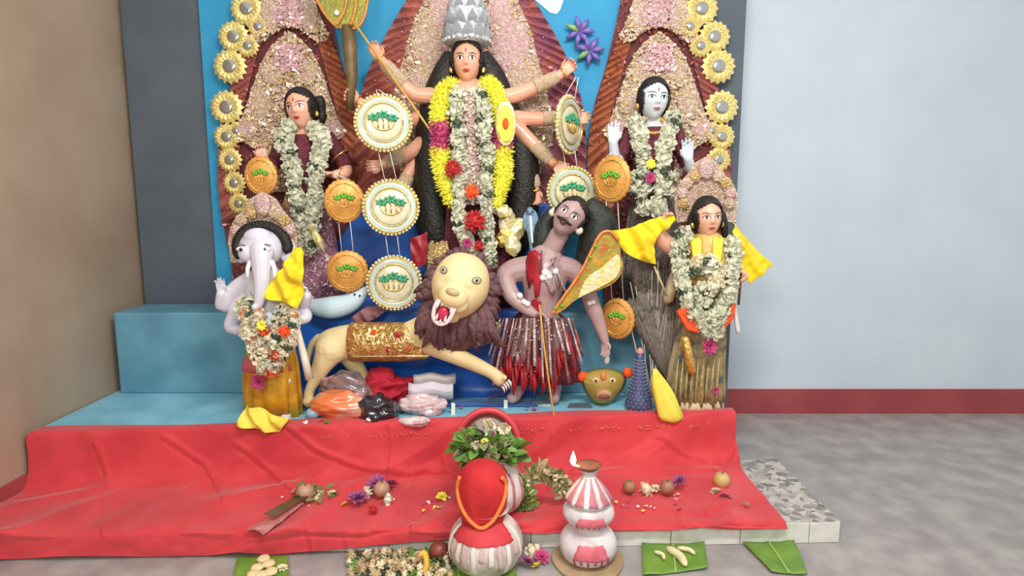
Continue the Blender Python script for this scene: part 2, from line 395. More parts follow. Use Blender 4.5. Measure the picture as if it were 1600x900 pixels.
def hand(mb, wrist, d, nrm, size, curl=.5, thumb=1, spread=.12):
    """palm + five separate fingers; d = pointing direction, nrm = palm normal (fingers curl towards it)"""
    d = Vector(d).normalized(); nrm = Vector(nrm); nrm = (nrm-d*nrm.dot(d)).normalized(); sd = d.cross(nrm)*thumb
    wr = Vector(wrist); L_ = size; r0 = L_*.062
    lens = (.40, .46, .43, .33)
    mb.tube([wr-d*L_*.12, wr+d*L_*.12], [L_*.14, L_*.15], 10)
    for i in range(4):
        o = (1.5-i)*L_*.135; k0 = wr+sd*o*.6+d*L_*.02; kn = wr+sd*o+d*L_*(.48-.02*abs(i-1))
        mb.tube([k0, (k0+kn)/2, kn], [L_*.11, L_*.1, L_*.078], 8)
        p = kn; a = 0; ln = lens[i]*L_; fd = (d+sd*(1.5-i)*spread).normalized(); pts = [kn-fd*L_*.05]; rs = [r0*1.1]
        for q in (.42, .32, .26):
            a += curl*(.9 if q != .42 else .7); v = (fd*math.cos(a)+nrm*math.sin(a)); p = p+v*ln*q; pts.append(p); rs.append(r0*(.92 if q > .3 else .72))
        mb.tube([kn]+pts[1:], [r0*1.1]+rs[1:], 8); mb.sphere(pts[-1], rs[-1], nu=8, nv=6)
        for q in range(1, 3): mb.sphere(pts[q], rs[q]*1.03, nu=8, nv=6)
    t0 = wr+sd*L_*.16+d*L_*.1; t1 = t0+(sd*.75+d*.65+nrm*.25).normalized()*L_*.2; t2 = t1+(sd*.2+d*.9+nrm*(.2+curl*.5)).normalized()*L_*.2
    mb.tube([t0, t1, t2], [L_*.1, L_*.075, L_*.055], 8); mb.sphere(t1, L_*.075, nu=8, nv=6); mb.sphere(t2, L_*.055, nu=8, nv=6)
def skirt(mb, D, levels, pleats=18, amp=.06, sy=.6, n=96, t=0):
    """levels: (px centre, py, half width px) from top to bottom"""
    vs = []; m = len(levels)
    for j, (cx, py, hw) in enumerate(levels):
        c = W(cx, py, D, t); r = hw*S(D); f = j/(m-1)
        for k in range(n):
            th = 2*math.pi*k/n; q = r*(1+amp*f*math.sin(pleats*th+.6*math.sin(3*th)))
            vs.append(c+Vector((q*math.cos(th), q*math.sin(th)*sy, 0)))
    fs = [(j*n+k, j*n+(k+1) % n, (j+1)*n+(k+1) % n, (j+1)*n+k) for j in range(m-1) for k in range(n)]
    mb.add(vs, fs+[tuple(range(n)), tuple(range((m-1)*n, m*n))])
def sheet(rows, nu=24, nv=24, wr=.01, fr=9, seed=0):
    """cloth through rows of world points; wrinkles of depth wr"""
    rr = [crom(r, nu) for r in rows]; cols = [crom([r[i] for r in rr], nv) for i in range(nu)]
    out = []
    for j in range(nv):
        q = []
        for i in range(nu):
            p = cols[i][j]; k = noise.noise(p*fr+Vector((seed, 0, 0))); k2 = noise.noise(p*fr*2.3+Vector((0, seed, 3)))
            q.append(p+Vector((k2*wr*.25, -(k+.5*k2)*wr, k*wr*.25)))
        out.append(q)
    mb = MB(); mb.grid(out); return mb
def shaft(name, label, cat, pts, r, m, group=None, n=8):
    mb = MB(); mb.tube(pts, r, n); nm = mb.build(name, m, origin=pts[-1]); return tag(nm, label, cat, group)
# ------------------------------------------------------------------ the room
ZD, ZS = .36, .09            # dais top, step top
XL, XR = -2.32, 1.15         # dais ends
b = MB(); b.box((-3.2, -3, -.05), (5, 4.3, 0)); 
struct(b.build('floor', mat('grey speckled stone floor', (146, 140, 138), (172, 166, 162), 7, .45, c3=(158, 152, 150), detail=6), smooth=False))
b = MB(); b.box((-2.45, 4.13, 0), (5, 4.25, 3.4)); struct(b.build('wall_back', mat('white wash wall', (206, 219, 228), (198, 212, 222), 2, .85), smooth=False))
b = MB(); b.box((-2.45, -3, 0), (-2.33, 4.13, 3.4)); struct(b.build('wall_left', mat('beige wall', (178, 158, 136), (166, 144, 122), 2, .85), smooth=False))
red_paint = mat('red oxide skirting paint', (164, 74, 78), (150, 62, 68), 3, .6)
b = MB(); b.box((-2.33, 4.11, 0), (5, 4.13, .172)); struct(b.build('baseboard_back', red_paint, smooth=False))
b = MB(); b.box((-2.33, -3, 0), (-2.31, 4.11, .172)); struct(b.build('baseboard_left', red_paint, smooth=False))
# dais: front edge runs slightly towards the camera on the left
yl, yr = 2.82, 3.12
b = MB(); b.add([(XL, yl, 0), (XR, yr, 0), (XR, 3.79, 0), (XL, 3.79, 0), (XL, yl, ZD), (XR, yr, ZD), (XR, 3.79, ZD), (XL, 3.79, ZD)],
      [(3, 2, 1, 0), (4, 5, 6, 7), (0, 1, 5, 4), (1, 2, 6, 5), (2, 3, 7, 6), (3, 0, 4, 7)])
n = b.build('dais', dais_blue, smooth=False, bevel=.008, origin=(0, 3.3, 0)); tag(n, 'light blue painted dais carrying all the statues', 'platform')
# low white step built of tiles
st = thing('step', 'low white tiled step below the red cloth', 'step', (0, 2.6, 0))
sl, sr = 2.36, 2.47
def sy_(x): return sl+(sr-sl)*(x-XL)/(XR-XL)
dyl = lambda x: yl+(yr-yl)*(x-XL)/(XR-XL)
b = MB(); b.add([(XL, sl+.008, 0), (1.42, sy_(1.42)+.008, 0), (1.42, dyl(1.42), 0), (XL, yl, 0), (XL, sl+.008, ZS-.004), (1.42, sy_(1.42)+.008, ZS-.004), (1.42, dyl(1.42), ZS-.004), (XL, yl, ZS-.004)],
      [(3, 2, 1, 0), (4, 5, 6, 7), (0, 1, 5, 4), (1, 2, 6, 5), (2, 3, 7, 6), (3, 0, 4, 7)])
b.build('core', mat('tile grout', (150, 148, 142), rough=.9), st, smooth=False)
tilem = mat('white glazed tile', (226, 226, 218), (210, 210, 202), 20, .35, rnd=.04)
x = XL
while x < 1.41:
    x1 = min(x+.3, 1.415)
    b = MB(); a0, a1 = sy_(x), sy_(x1)
    b.add([(x+.002, a0, .002), (x1-.002, a1, .002), (x1-.002, a1+.008, .002), (x+.002, a0+.008, .002), (x+.002, a0, ZS), (x1-.002, a1, ZS), (x1-.002, a1+.008, ZS), (x+.002, a0+.008, ZS)],
          [(3, 2, 1, 0), (4, 5, 6, 7), (0, 1, 5, 4), (1, 2, 6, 5), (2, 3, 7, 6), (3, 0, 4, 7)])
    b.build('tile', tilem, st, smooth=False); x = x1
b = MB(); b.add([(XR+.01, sy_(XR)+.008, ZS-.004), (1.42, sy_(1.42)+.008, ZS-.004), (1.42, dyl(1.42), ZS-.004), (XR+.01, dyl(XR), ZS-.004), (XR+.01, sy_(XR)+.008, ZS), (1.42, sy_(1.42)+.008, ZS), (1.42, dyl(1.42), ZS), (XR+.01, dyl(XR), ZS)],
      [(3, 2, 1, 0), (4, 5, 6, 7), (0, 1, 5, 4), (1, 2, 6, 5), (2, 3, 7, 6), (3, 0, 4, 7)])
b.build('mosaic_slab', mat('chip mosaic stone', (196, 192, 186), (112, 108, 106), 34, .5, kind='voronoi', c3=(176, 170, 162)), st, smooth=False)
# slate backing panel and sky blue board behind the idols
b = MB(); b.box((XL+.02, 3.80, 0), (W(1152, 300, 3.80).x, 3.84, 3.0)); n = b.build('backing_panel', slate, smooth=False, bevel=.004, origin=(0, 3.77, 0))
tag(n, 'slate grey panel standing behind the whole tableau', 'panel')
b = MB(); b.box((W(330, 300, 3.77).x, 3.765, ZD), (W(1090, 300, 3.77).x, 3.785, 2.95)); n = b.build('backdrop_board', sky_blue, smooth=False, bevel=.003, origin=(-.2, 3.7, ZD))
tag(n, 'bright sky blue board behind the three pointed halos', 'backdrop')
b = MB()
cl = [W(x, y, 3.76) for x, y in ((836, -30), (892, -30), (886, -10), (880, 2), (876, 14), (870, 22), (860, 20), (836, 0))]
b.prism(cl, .003); n = b.build('painted_cloud', mat('pale blue white paint', (206, 228, 236), rough=.7), 'backdrop_board', smooth=False)
# raised bench under the upper statues
zb = W(800, 488, 3.46).z
b = MB(); b.box((XL+.05, 3.44, ZD), (W(1070, 500, 3.5).x, 3.755, zb)); n = b.build('bench', mat('teal blue painted bench', (104, 160, 182), (88, 142, 166), 5, .65), smooth=False, bevel=.01, origin=(-.3, 3.5, ZD))
tag(n, 'teal blue bench on the dais lifting the rear statues', 'bench')
# royal blue satin: falls from behind the goddess over the bench to the dais
rows = []
for (yy, D_, x0, x1) in ((318, 3.675, 545, 860), (360, 3.67, 540, 862), (440, 3.665, 470, 868), (470, 3.65, 455, 872), (478, 3.54, 452, 872), (485, 3.435, 452, 868), (496, 3.415, 452, 862), (560, 3.405, 455, 846), (596, 3.395, 458, 838)):
    rows.append([W(x0+(x1-x0)*k/8, yy, D_) for k in range(9)])
for p in rows[-1]: p.z = ZD+.012
rows.append([p+Vector((0, -.2, -.002)) for p in rows[-1]])
m = sheet(rows, 90, 60, .008, 7, 3); n = m.build('satin_drape', satin_blue, solid=.004, origin=(-.4, 3.4, ZD)); tag(n, 'shiny royal blue satin hanging behind and below the lion', 'cloth')
# red cloth over the dais front, tread and step
def redrow(x):
    yd = dyl(x); ys = sy_(x); left = max(0, min(1, (0.2-x)/1.2))
    drop = ZS-.008-.076*left
    pr = [(yd+.05+.02*math.sin(5*x), ZD+.008), (yd+.012, ZD+.009), (yd-.012, ZD+.004), (yd-.022, ZD-.03), (yd-.03, ZD-.13), (yd-.045, ZS+.07), (yd-.09, ZS+.02), (yd-.16, ZS+.012),
          ((yd+ys)/2, ZS+.01), (ys+.06, ZS+.01), (ys+.002, ZS+.009), (ys-.014, ZS-.004), (ys-.02, (ZS+drop)/2), (ys-.024, drop)]
    return [Vector((x, y, z)) for y, z in pr]
def proj(p):
    d = p-CP; f = d.y*cp-d.z*sp_; return 800+FPX*d.x/f, 450-FPX*(d.y*sp_+d.z*cp)/f
CREASE = [  # fold lines of the cloth: (polyline, strength)
 ([(455, 676), (490, 705), (535, 728), (585, 742), (640, 745), (665, 738)], 1.2), ([(606, 672), (609, 700), (607, 742)], 1.0), ([(370, 700), (410, 730), (450, 765), (470, 775)], 1.0),
 ([(640, 745), (636, 780), (642, 820), (640, 850)], .9), ([(652, 745), (664, 790), (690, 830)], .8), ([(628, 745), (606, 775), (580, 830)], .8), ([(660, 742), (700, 740), (720, 752)], .9),
 ([(400, 850), (470, 835), (560, 838), (640, 826)], .7), ([(480, 800), (478, 830), (484, 858)], .6), ([(540, 812), (536, 840), (540, 860)], .5),
 ([(900, 742), (990, 744), (1080, 738), (1110, 740)], .9), ([(1148, 690), (1138, 725), (1122, 752)], .9), ([(1030, 690), (1070, 715), (1120, 728)], .6), ([(1110, 800), (1160, 788), (1205, 778)], .8),
 ([(980, 806), (1040, 800), (1100, 806)], .7), ([(860, 690), (850, 730), (856, 760)], .7), ([(700, 690), (690, 715), (696, 745)], .7), ([(1070, 775), (1055, 800), (1060, 818)], .6), ([(260, 690), (320, 730), (350, 780)], .9), ([(150, 700), (170, 760), (160, 830)], .8)]
def crease(u, v):
    o = 0
    for pl, st_ in CREASE:
        best = None
        for (x0, y0), (x1, y1) in zip(pl, pl[1:]):
            dx, dy = x1-x0, y1-y0; t = max(0, min(1, ((u-x0)*dx+(v-y0)*dy)/(dx*dx+dy*dy))); ex, ey = u-x0-t*dx, v-y0-t*dy
            d = math.hypot(ex, ey)
            if best is None or d < best[0]: best = (d, d if dx*ey-dy*ex > 0 else -d)
        if best[0] < 22:
            d = best[1]; o += st_*.014*(math.exp(-((d+5)/5)**2)-.8*math.exp(-((d-2)/3)**2))
    return o
cols = []
for i in range(440):
    x = XL+.012+(XR+.012-XL)*i/439
    c = crom(redrow(x), 120); q = []
    for j, p in enumerate(c):
        v = j/119
        k = noise.noise(Vector((p.x*2.2+v*1.8, v*3.5, 1.3)))+.8*noise.noise(Vector((p.x*5-v*3, v*6, 5)))+.4*noise.noise(Vector((p.x*11+v*5, v*9, 2)))
        ridge = (1-abs(noise.noise(Vector((p.x*1.7+v*2.2, v*1.6, 9.1))))*2)
        amp = .02*min(1, max(0, (v-.12)/.1)); e = max(0, ridge-.5)*.085*min(1, max(0, (v-.15)/.1))
        edge = 0; cr_ = crease(*proj(p))*min(1, max(0, (v-.1)/.06))
        q.append(p+Vector((0, -amp*max(0, k)-e*.5, amp*.6*max(0, k)+e*.6))+Vector((0, -cr_*.7, max(-.006, cr_*.7))))
    cols.append(q)
b = MB(); b.grid(cols); n = b.build('red_cloth', red_cloth, solid=.003, origin=(-.5, 2.8, ZS)); tag(n, 'red cotton cloth draped over the dais front and step', 'cloth')
b = MB(); rnd = random.Random(5)
for k in range(150):
    px = rnd.choice((rnd.uniform(815, 1000), rnd.uniform(1020, 1150), rnd.uniform(480, 700)))
    p = W(px, 0, 3); yd = dyl(p.x*.99); zz = ZD-.045-rnd.uniform(0, .02); q = Vector((p.x, yd-.036, zz))
    L_ = rnd.uniform(.004, .01); a = rnd.uniform(0, 3)
    b.tube([q-Vector((math.cos(a), 0, math.sin(a)))*L_, q+Vector((0, -.002, .002)), q+Vector((math.cos(a), 0, math.sin(a)))*L_], .0016, 4)
stuff(b.build('gold_embroidery', mat('gold thread', (236, 150, 96), rough=.4, metal=.3), 'red_cloth'))
# ------------------------------------------------------------------ halos
def board(outline, D, th, name, m, parent, n=None):
    b = MB(); b.prism([W(x, y, D) for x, y in outline], th); return b.build(name, m, parent, smooth=False, bevel=.004)
def smooth2(poly, k=4):
    p = crom([Vector((x, y, 0)) for x, y in poly], (len(poly)-1)*k+1); return [(v.x, v.y) for v in p]
def mir(cx, pts): return pts+[(2*cx-x, y) for x, y in pts[::-1] if abs(x-cx) > .5]
def pleats(inner, outer, D, depth, n, name, m, parent):
    """pleated band between two pixel polylines: the folds fan from the inner to the outer edge"""
    a = crom([Vector((x, y, 0)) for x, y in inner], n); o = crom([Vector((x, y, 0)) for x, y in outer], n); b = MB(); rows = []
    for j in range(4):
        f = j/3; rows.append([W(a[i].x*(1-f)+o[i].x*f, a[i].y*(1-f)+o[i].y*f, D, (depth if i % 2 else 0)*(.35+.65*f)) for i in range(n)])
    b.grid(rows); return b.build(name, m, parent, smooth=False, solid=.003)
def rosette_fan(parent, x, y, r, D, m_out, m_in, name='rosette'):
    b = MB(); c = W(x, y, D); s_ = S(D); n = 32; vs = [c-Vector((0, .012, 0))]
    for rr, dy, wob in ((.45, .012, 0), (.75, .02, .05), (1, .006, .09)):
        for k in range(n):
            th = 2*math.pi*k/n; q = r*s_*(rr+wob*math.cos(k*math.pi))
            vs.append(c+Vector((q*math.cos(th), -dy+.004*math.cos(k*math.pi)*rr, q*math.sin(th))))
    fs = [(0, 1+k, 1+(k+1) % n) for k in range(n)]
    for l in range(2): fs += [(1+l*n+k, 1+l*n+(k+1) % n, 1+(l+1)*n+(k+1) % n, 1+(l+1)*n+k) for k in range(n)]
    b.add(vs, fs); p = b.build(name, m_out, parent, smooth=False, solid=.003)
    b = MB(); b.sphere(c-Vector((0, .018, 0)), (r*s_*.42, .008, r*s_*.42), nu=16, nv=8); b.build('mirror_centre', m_in, p)
    b = MB()
    for k in range(14):
        th = 2*math.pi*k/14; b.octa(c+Vector((math.cos(th), 0, math.sin(th)))*r*s_*.6-Vector((0, .024, 0)), .005)
    stuff(b.build('beads', bead_m, p)); return p
rose_gold = mat('pale gold fan foil', (232, 206, 110), (250, 238, 170), 60, .3, .45, bump=.4)
mirror_m = mat('small silver mirror', (186, 188, 184), rough=.15, metal=.9)
# --- central halo
DC = 3.7
ch = thing('pointed_halo', 'large central beige tinsel halo with maroon pleated border behind the tall goddess', 'halo', (W(735, 480, DC).x, DC, zb))
cin = [(735, -100), (694, -50), (662, 0), (642, 45), (630, 90), (614, 150), (606, 220), (640, 300), (660, 360)]
cout = [(735, -150), (690, -85), (640, -8), (600, 60), (572, 120), (556, 190), (556, 270), (575, 350), (600, 420)]
cinm, coutm = [(1470-x, y) for x, y in cin], [(1470-x, y) for x, y in cout]
board(mir(735, smooth2(cout, 3)+[(640, 484)]), DC+.03, .02, 'backing', maroon, ch)
pleats(cin, cout, DC+.012, 9, 61, 'pleated_border', maroon_pleat, ch)
pleats(cinm, coutm, DC+.012, 9, 61, 'pleated_border', purple_pleat, ch)
inner = mir(735, smooth2(cin, 3))
board(inner, DC-.005, .03, 'tinsel_panel', tinsel, ch)
for q in ((672, 70, 30, 44), (798, 70, 30, 44), (662, 132, 30, 30), (816, 125, 32, 34), (690, 20, 20, 36), (782, 18, 20, 36), (655, 180, 26, 26), (818, 180, 26, 26)):
    b = MB(); b.sphere(W(q[0], q[1], DC-.015), (q[2]*S(DC), .018, q[3]*S(DC)), nu=20, nv=10)
    p = b.build('tinsel_lobe', random.choice((tinsel, tinsel, tinsel_pink)), ch)
for mm, cnt, nm in ((bead_m, 700, 'cream_beads'), (bead_gold, 450, 'gold_beads'), (bead_pink, 260, 'pink_beads')):
    b = MB(); scatter(b, inner, DC-.03, cnt, 1.5); stuff(b.build(nm, mm, ch))
b = MB(); scatter(b, mir(735, smooth2(cout, 3)), DC-.012, 520, .9); stuff(b.build('border_beads', bead_m, ch))
for mm, cnt, poly, nm in ((flake_b, 2600, inner, 'beige_flakes'), (flake_g, 380, inner, 'gold_flakes'), (flake_p, 900, [(690, -60), (780, -60), (800, 60), (850, 170), (620, 170), (670, 60)], 'pink_flakes'), (flake_r, 700, mir(735, smooth2(cout, 3)), 'copper_flakes')):
    b = MB(); flakes(b, poly, DC-(.022 if mm != flake_r else 0), cnt, 3.2); stuff(b.build(nm, mm, ch))
# --- side halos (the right one is fully seen; the left one runs past the photo's edge in the same form)
def side_halo(cx, label, flip):
    D = 3.715
    f = (lambda x: cx-(x-1030)) if flip else (lambda x: cx+(x-1030))
    T = lambda pts: [(f(x), y) for x, y in pts]
    h = thing('pointed_halo', label, 'halo', (W(cx, 480, D).x, D, zb))
    back = [(1030, -160), (985, -60), (962, 40), (945, 110), (925, 180), (918, 260), (925, 340), (940, 420), (945, 480)]
    full = T(mir(1030, smooth2(back, 3)))
    board(full, D+.02, .02, 'backing', maroon, h)
    # fan of rust and maroon pleats to each side
    for sgn, m_ in ((1, rust), (-1, maroon_pleat)):
        a = [(1030-sgn*(1030-x), y) for x, y in ((995, 45), (980, 85), (968, 130), (955, 180), (950, 240), (960, 330))]
        o = [(1030-sgn*(1030-x), y) for x, y in ((968, 55), (950, 100), (935, 150), (922, 200), (918, 270), (925, 350))]
        pleats(T(a), T(o), D+.008, 8, 41, 'pleated_border', m_, h)
    cap = smooth2([(1030, -140), (1006, -60), (994, -10), (984, 20), (975, 42), (968, 58), (984, 66), (1004, 52), (1018, 44), (1030, 42)], 3)
    cap = T(mir(1030, cap)); board(cap, D-.005, .025, 'upper_tinsel_panel', tinsel, h)
    ha = smooth2([(1030, 48), (1012, 62), (994, 82), (980, 112), (968, 148), (954, 186), (942, 206), (958, 222), (984, 240), (1000, 300)], 3)
    ha = T(mir(1030, ha)); board(ha, D-.012, .03, 'tinsel_panel', tinsel, h)
    for (x, y, rx, ry, m_) in ((1030, 90, 17, 22, tinsel_pink), (1030, 14, 18, 24, tinsel_pink), (985, 160, 17, 26, tinsel), (1076, 160, 17, 26, tinsel), (1004, 112, 17, 20, tinsel), (1057, 112, 17, 20, tinsel), (964, 200, 16, 16, tinsel_pink), (1096, 200, 16, 16, tinsel_pink), (1000, 20, 14, 30, tinsel), (1060, 20, 14, 30, tinsel)):
        b = MB(); b.sphere(W(f(x), y, D-.02), (rx*S(D), .016, ry*S(D)), nu=18, nv=8); b.build('tinsel_lobe', m_, h)
    for mm, cnt, nm in ((bead_m, 420, 'cream_beads'), (bead_gold, 260, 'gold_beads'), (bead_pink, 160, 'pink_beads')):
        b = MB(); scatter(b, ha, D-.034, cnt, 1.5); scatter(b, cap, D-.03, cnt//2, 1.5); stuff(b.build(nm, mm, h))
    b = MB(); scatter(b, full, D-.006, 400, .9); stuff(b.build('border_beads', bead_m, h))
    for mm, cnt, poly, nm, o in ((flake_b, 1500, ha, 'beige_flakes', .026), (flake_b, 800, cap, 'upper_beige_flakes', .022), (flake_g, 240, ha, 'gold_flakes', .026), (flake_p, 220, T([(1010, 70), (1050, 70), (1056, 110), (1004, 110)]), 'pink_flakes', .04), (flake_p, 260, T([(1010, -40), (1050, -40), (1056, 40), (1004, 40)]), 'upper_pink_flakes', .036), (flake_r, 600, full, 'copper_flakes', .006)):
        b = MB(); flakes(b, poly, D-o, cnt, 3.2); stuff(b.build(nm, mm, h))
    for k, (x, y, r) in enumerate(((1074, -22, 20), (1096, 14, 23), (1078, 42, 15), (1116, 58, 22), (1094, 72, 16), (1122, 104, 24), (1127, 168, 24), (1112, 205, 13), (1127, 214, 19), (1122, 250, 18), (1115, 286, 17), (1108, 318, 16))):
        rosette_fan(h, f(x), y, r, D-.012, rose_gold, mirror_m)
    return h
hr = side_halo(1030, 'right pointed beige halo edged with gold rosettes behind the white-faced goddess', False)
hl = side_halo(452, 'left pointed beige halo behind the goddess with tilted head, cropped by photo edge', True)
# ribbon flowers between the halos
rib = mat('blue violet ribbon', (104, 96, 182), (142, 116, 180), 30, .4)
rib2 = mat('green ribbon', (120, 168, 110), (150, 190, 130), 30, .4)
for k, (x, y, m_, lb) in enumerate(((905, 50, rib, 'blue violet ribbon flower pinned highest right of the central halo'), (921, 80, rib, 'lower blue violet ribbon flower beside the right halo'))):
    g = thing('ribbon_flower', lb, 'ornament', W(x, y, 3.74))
    for q in range(7):
        a = q*.9+k; c = W(x, y, 3.73); b = MB()
        b.tube([c, c+Vector((math.cos(a)*.04, -.02, math.sin(a)*.04)), c+Vector((math.cos(a)*.085, -.01, math.sin(a)*.085))], [.004, .018, .007], 6); b.build('petal', rib2 if q % 4 == 3 else m_, g)
# ------------------------------------------------------------------ costumes
def sleeve(parent, D, pts, m, name='sleeve'):
    b = MB(); pr = chainW(D, pts); k = 4*len(pr); d = crom([p for p, r in pr], k); rr = [v.x for v in crom([Vector((r, 0, 0)) for p, r in pr], k)]
    rr = [r*(1+.05*math.sin(i*2.1)) for i, r in enumerate(rr)]
    b.tube(d, rr, 14); return b.build(name, m, parent)
def bangle(parent, D, a, r, m=gold, ax=(1, 0, 0)):
    b = MB(); c = W(a[0], a[1], D, a[2]); d = Vector(ax).normalized(); u = d.orthogonal().normalized(); v = d.cross(u)
    b.tube([c+(u*math.cos(t)+v*math.sin(t))*r*S(D) for t in [2*math.pi*k/16 for k in range(17)]], .005, 6); b.build('bangle', m, parent)
def earrings(H, parent, m=gold, r=.06):
    for sx in (-1, 1):
        b = MB(); q = H.P(Vector((sx*H.w*.54, -.02*H.h, -.17*H.h))); b.sphere(q, (r*H.h, r*.7*H.h, r*H.h*1.3), H.M, 12, 8); b.build('earring', m, parent)
VOX = .0045
# ---- central goddess ---------------------------------------------------------
D = 3.54
gd = thing('goddess_statue', 'tall many-armed central goddess statue with silver crown, standing above the lion', 'statue', W(738, 486, D))
H = Head(W(730, 98, D, 14), 62*S(D), wr=.7, jaw=.42)
b = MB(); H.mesh(b)
limb(b, chainW(D, [(730, 120, 8, 13), (730, 140, 4, 14)]))
limb(b, chainW(D, [(731, 150, 0, 30), (733, 190, 0, 34), (735, 235, 0, 26), (737, 270, 0, 24), (738, 330, 0, 16), (738, 400, 0, 15), (738, 470, 0, 13)]), 16)
ARMS = [  # (joints, hand direction, palm normal, curl, thumb)
 ([(704, 152, 4, 15), (672, 150, 8, 13), (644, 145, 16, 11), (612, 112, 22, 9), (594, 92, 24, 7)], (-.45, 0, .8), (0, -1, 0), .7, 1),
 ([(704, 160, -4, 15), (668, 178, -6, 12), (632, 190, -6, 11), (585, 172, 0, 9), (560, 158, 4, 7)], (-.8, -.3, .4), (0, -1, 0), .8, 1),
 ([(704, 170, 0, 15), (676, 205, 0, 12), (644, 236, 4, 11), (612, 250, 10, 9), (596, 258, 14, 7)], (-.95, -.2, -.1), (0, -1, 0), .75, -1),
 ([(704, 178, -8, 14), (672, 225, -8, 12), (640, 268, -8, 10), (630, 290, 0, 8), (628, 300, 2, 7)], (-.3, -.3, -.8), (0, -1, 0), .7, 1),
 ([(756, 152, 4, 15), (790, 152, 2, 13), (822, 142, 2, 11), (858, 126, 6, 9), (880, 114, 8, 7)], (.7, -.1, .6), (0, -1, 0), .8, -1),
 ([(756, 160, 0, 15), (800, 182, 0, 12), (835, 186, 2, 11), (868, 184, 6, 9), (898, 185, 8, 7)], (1, -.1, 0), (0, -1, 0), .8, -1),
 ([(758, 168, 4, 15), (796, 190, 8, 12), (826, 218, 10, 11), (850, 242, 14, 9), (866, 256, 16, 7)], (.85, -.2, -.4), (0, -1, 0), .55, 1),
 ([(758, 178, -8, 14), (796, 220, -8, 11), (826, 258, -6, 10), (834, 286, 0, 8), (836, 298, 2, 7)], (.1, -.3, -1), (-.3, -1, 0), .6, -1),
]
for j, d, nr, cu, th in ARMS:
    limb(b, chainW(D, j)); hand(b, W(j[-1][0], j[-1][1], D, j[-1][2]), d, nr, 33*S(D), cu, th)
b.build('body', skin_warm, gd, vox=VOX)
H.face(gd, big=1.25); H.hair(gd, line=.33, side=.4, low=-.3, k=1.13); earrings(H, gd)
lace = mat('beige lace sleeve', (214, 182, 146), (232, 206, 172), 70, .45, .15, bump=.7, kind='voronoi')
for j, d, nr, cu, th in ARMS:
    a = j[2:5]; p0, p1 = a[0], a[2]
    sleeve(gd, D, [(p0[0]*.75+p1[0]*.25, p0[1]*.75+p1[1]*.25, p0[2]*.75+p1[2]*.25, 11.5), (a[1][0], a[1][1], a[1][2], 10.6), (a[1][0]*.4+p1[0]*.6, a[1][1]*.4+p1[1]*.6, a[1][2]*.4+p1[2]*.6, 9.2)], lace, 'armlet')
    bangle(gd, D, p1, 9, gold, W(p1[0], p1[1], D)-W(a[1][0], a[1][1], D))
b = MB(); skirt(b, D, [(736, 255, 30), (737, 285, 42), (738, 330, 50), (738, 390, 58), (738, 440, 64), (738, 486, 68)], 20, .07, .4)
b.build('skirt', maroon_seq, gd)
b = MB(); limb(b, chainW(D, [(731, 166, 2, 32), (733, 190, 3, 36), (735, 232, 3, 29), (736, 262, 3, 32)]), 20); b.build('blouse', mat('maroon gold blouse', (140, 62, 58), (196, 150, 110), 70, .45, .1, bump=.5, kind='voronoi'), gd, vox=.006)
b = MB(); rows = [[W(736+q*(13+3*math.sin(y*.05)), y, D, 38+(4 if abs(q) < .5 else 0)) for q in (-1, -.5, 0, .5, 1)] for y in range(140, 330, 10)]
b.grid(rows); b.build('front_panel', tinsel_pink, gd, solid=.004)
b = MB(); flakes(b, [(722, 140), (750, 140), (752, 320), (720, 320)], D, 260, 2.6, lambda x, y: 45); scatter(b, [(722, 140), (750, 140), (752, 320), (720, 320)], D, 120, 1.2, tf=lambda x, y: 44); stuff(b.build('sequins', bead_m, gd))
for sgn, pl in ((-1, [(706, 84, -4, 12), (696, 120, -8, 22), (684, 170, -10, 28), (674, 230, -10, 26), (676, 300, -8, 28), (680, 360, -6, 28), (690, 410, -6, 18)]), (1, [(752, 84, -4, 12), (766, 120, -8, 22), (788, 170, -10, 22), (812, 230, -10, 25), (818, 300, -8, 25), (812, 360, -6, 22), (806, 405, -6, 12)])):
    b = MB(); pr = chainW(D, pl); d = crom([p for p, r in pr], 40); rr = [v.x for v in crom([Vector((r, 0, 0)) for p, r in pr], 40)]
    b.tube(d, rr, 16)
    for k in range(26):
        a = random.uniform(0, 6.28); b.tube([d[i]+Vector((math.cos(a+i*.01), math.sin(a+i*.01)*.5, 0))*rr[i]*1.0 for i in range(0, 40, 3)], [.004]*13+[.001], 5)
    b.build('hair_lock', hair_long, gd)
# crown: stacked tiers of pointed silver leaves round a tapering cap
c = W(730, 68, D, 14); s_ = S(D)
b = MB(); b.lathe(c, [(32*s_, 0), (33*s_, 6*s_), (30*s_, 12*s_), (32*s_, 30*s_), (27*s_, 50*s_), (16*s_, 70*s_), (10*s_, 80*s_), (4*s_, 96*s_), (0.5*s_, 100*s_)], 40, lambda th, v: 1+.04*math.cos(10*th)); cr = b.build('crown', silver, gd)
lf = MB(); lf.add([(-.5, 0, 0), (.5, 0, 0), (.42, -.12, .5), (0, -.05, 1.2), (-.42, -.12, .5), (0, -.22, .4)], [(0, 1, 5), (1, 2, 5), (2, 3, 5), (3, 4, 5), (4, 0, 5)]); LM = mesh(lf, 'crown_leaf', silver, False)
for tier, (r, z, sz, nn) in enumerate(((32, 4, 22, 13), (31, 22, 20, 12), (26, 42, 18, 10), (15, 62, 16, 8))):
    for k in range(nn):
        a = 2*math.pi*k/nn+tier*.3; inst('crown_leaf', LM, cr, c+Vector((math.cos(a)*r*s_, math.sin(a)*r*s_, z*s_)), (.12, 0, a+math.pi/2), sz*s_*.8)
b = MB()
for k in range(24): a = 2*math.pi*k/24; b.sphere(c+Vector((math.cos(a)*34*s_, math.sin(a)*34*s_, 2*s_)), 3*s_, nu=8, nv=6)
stuff(b.build('bead_band', silver, cr))
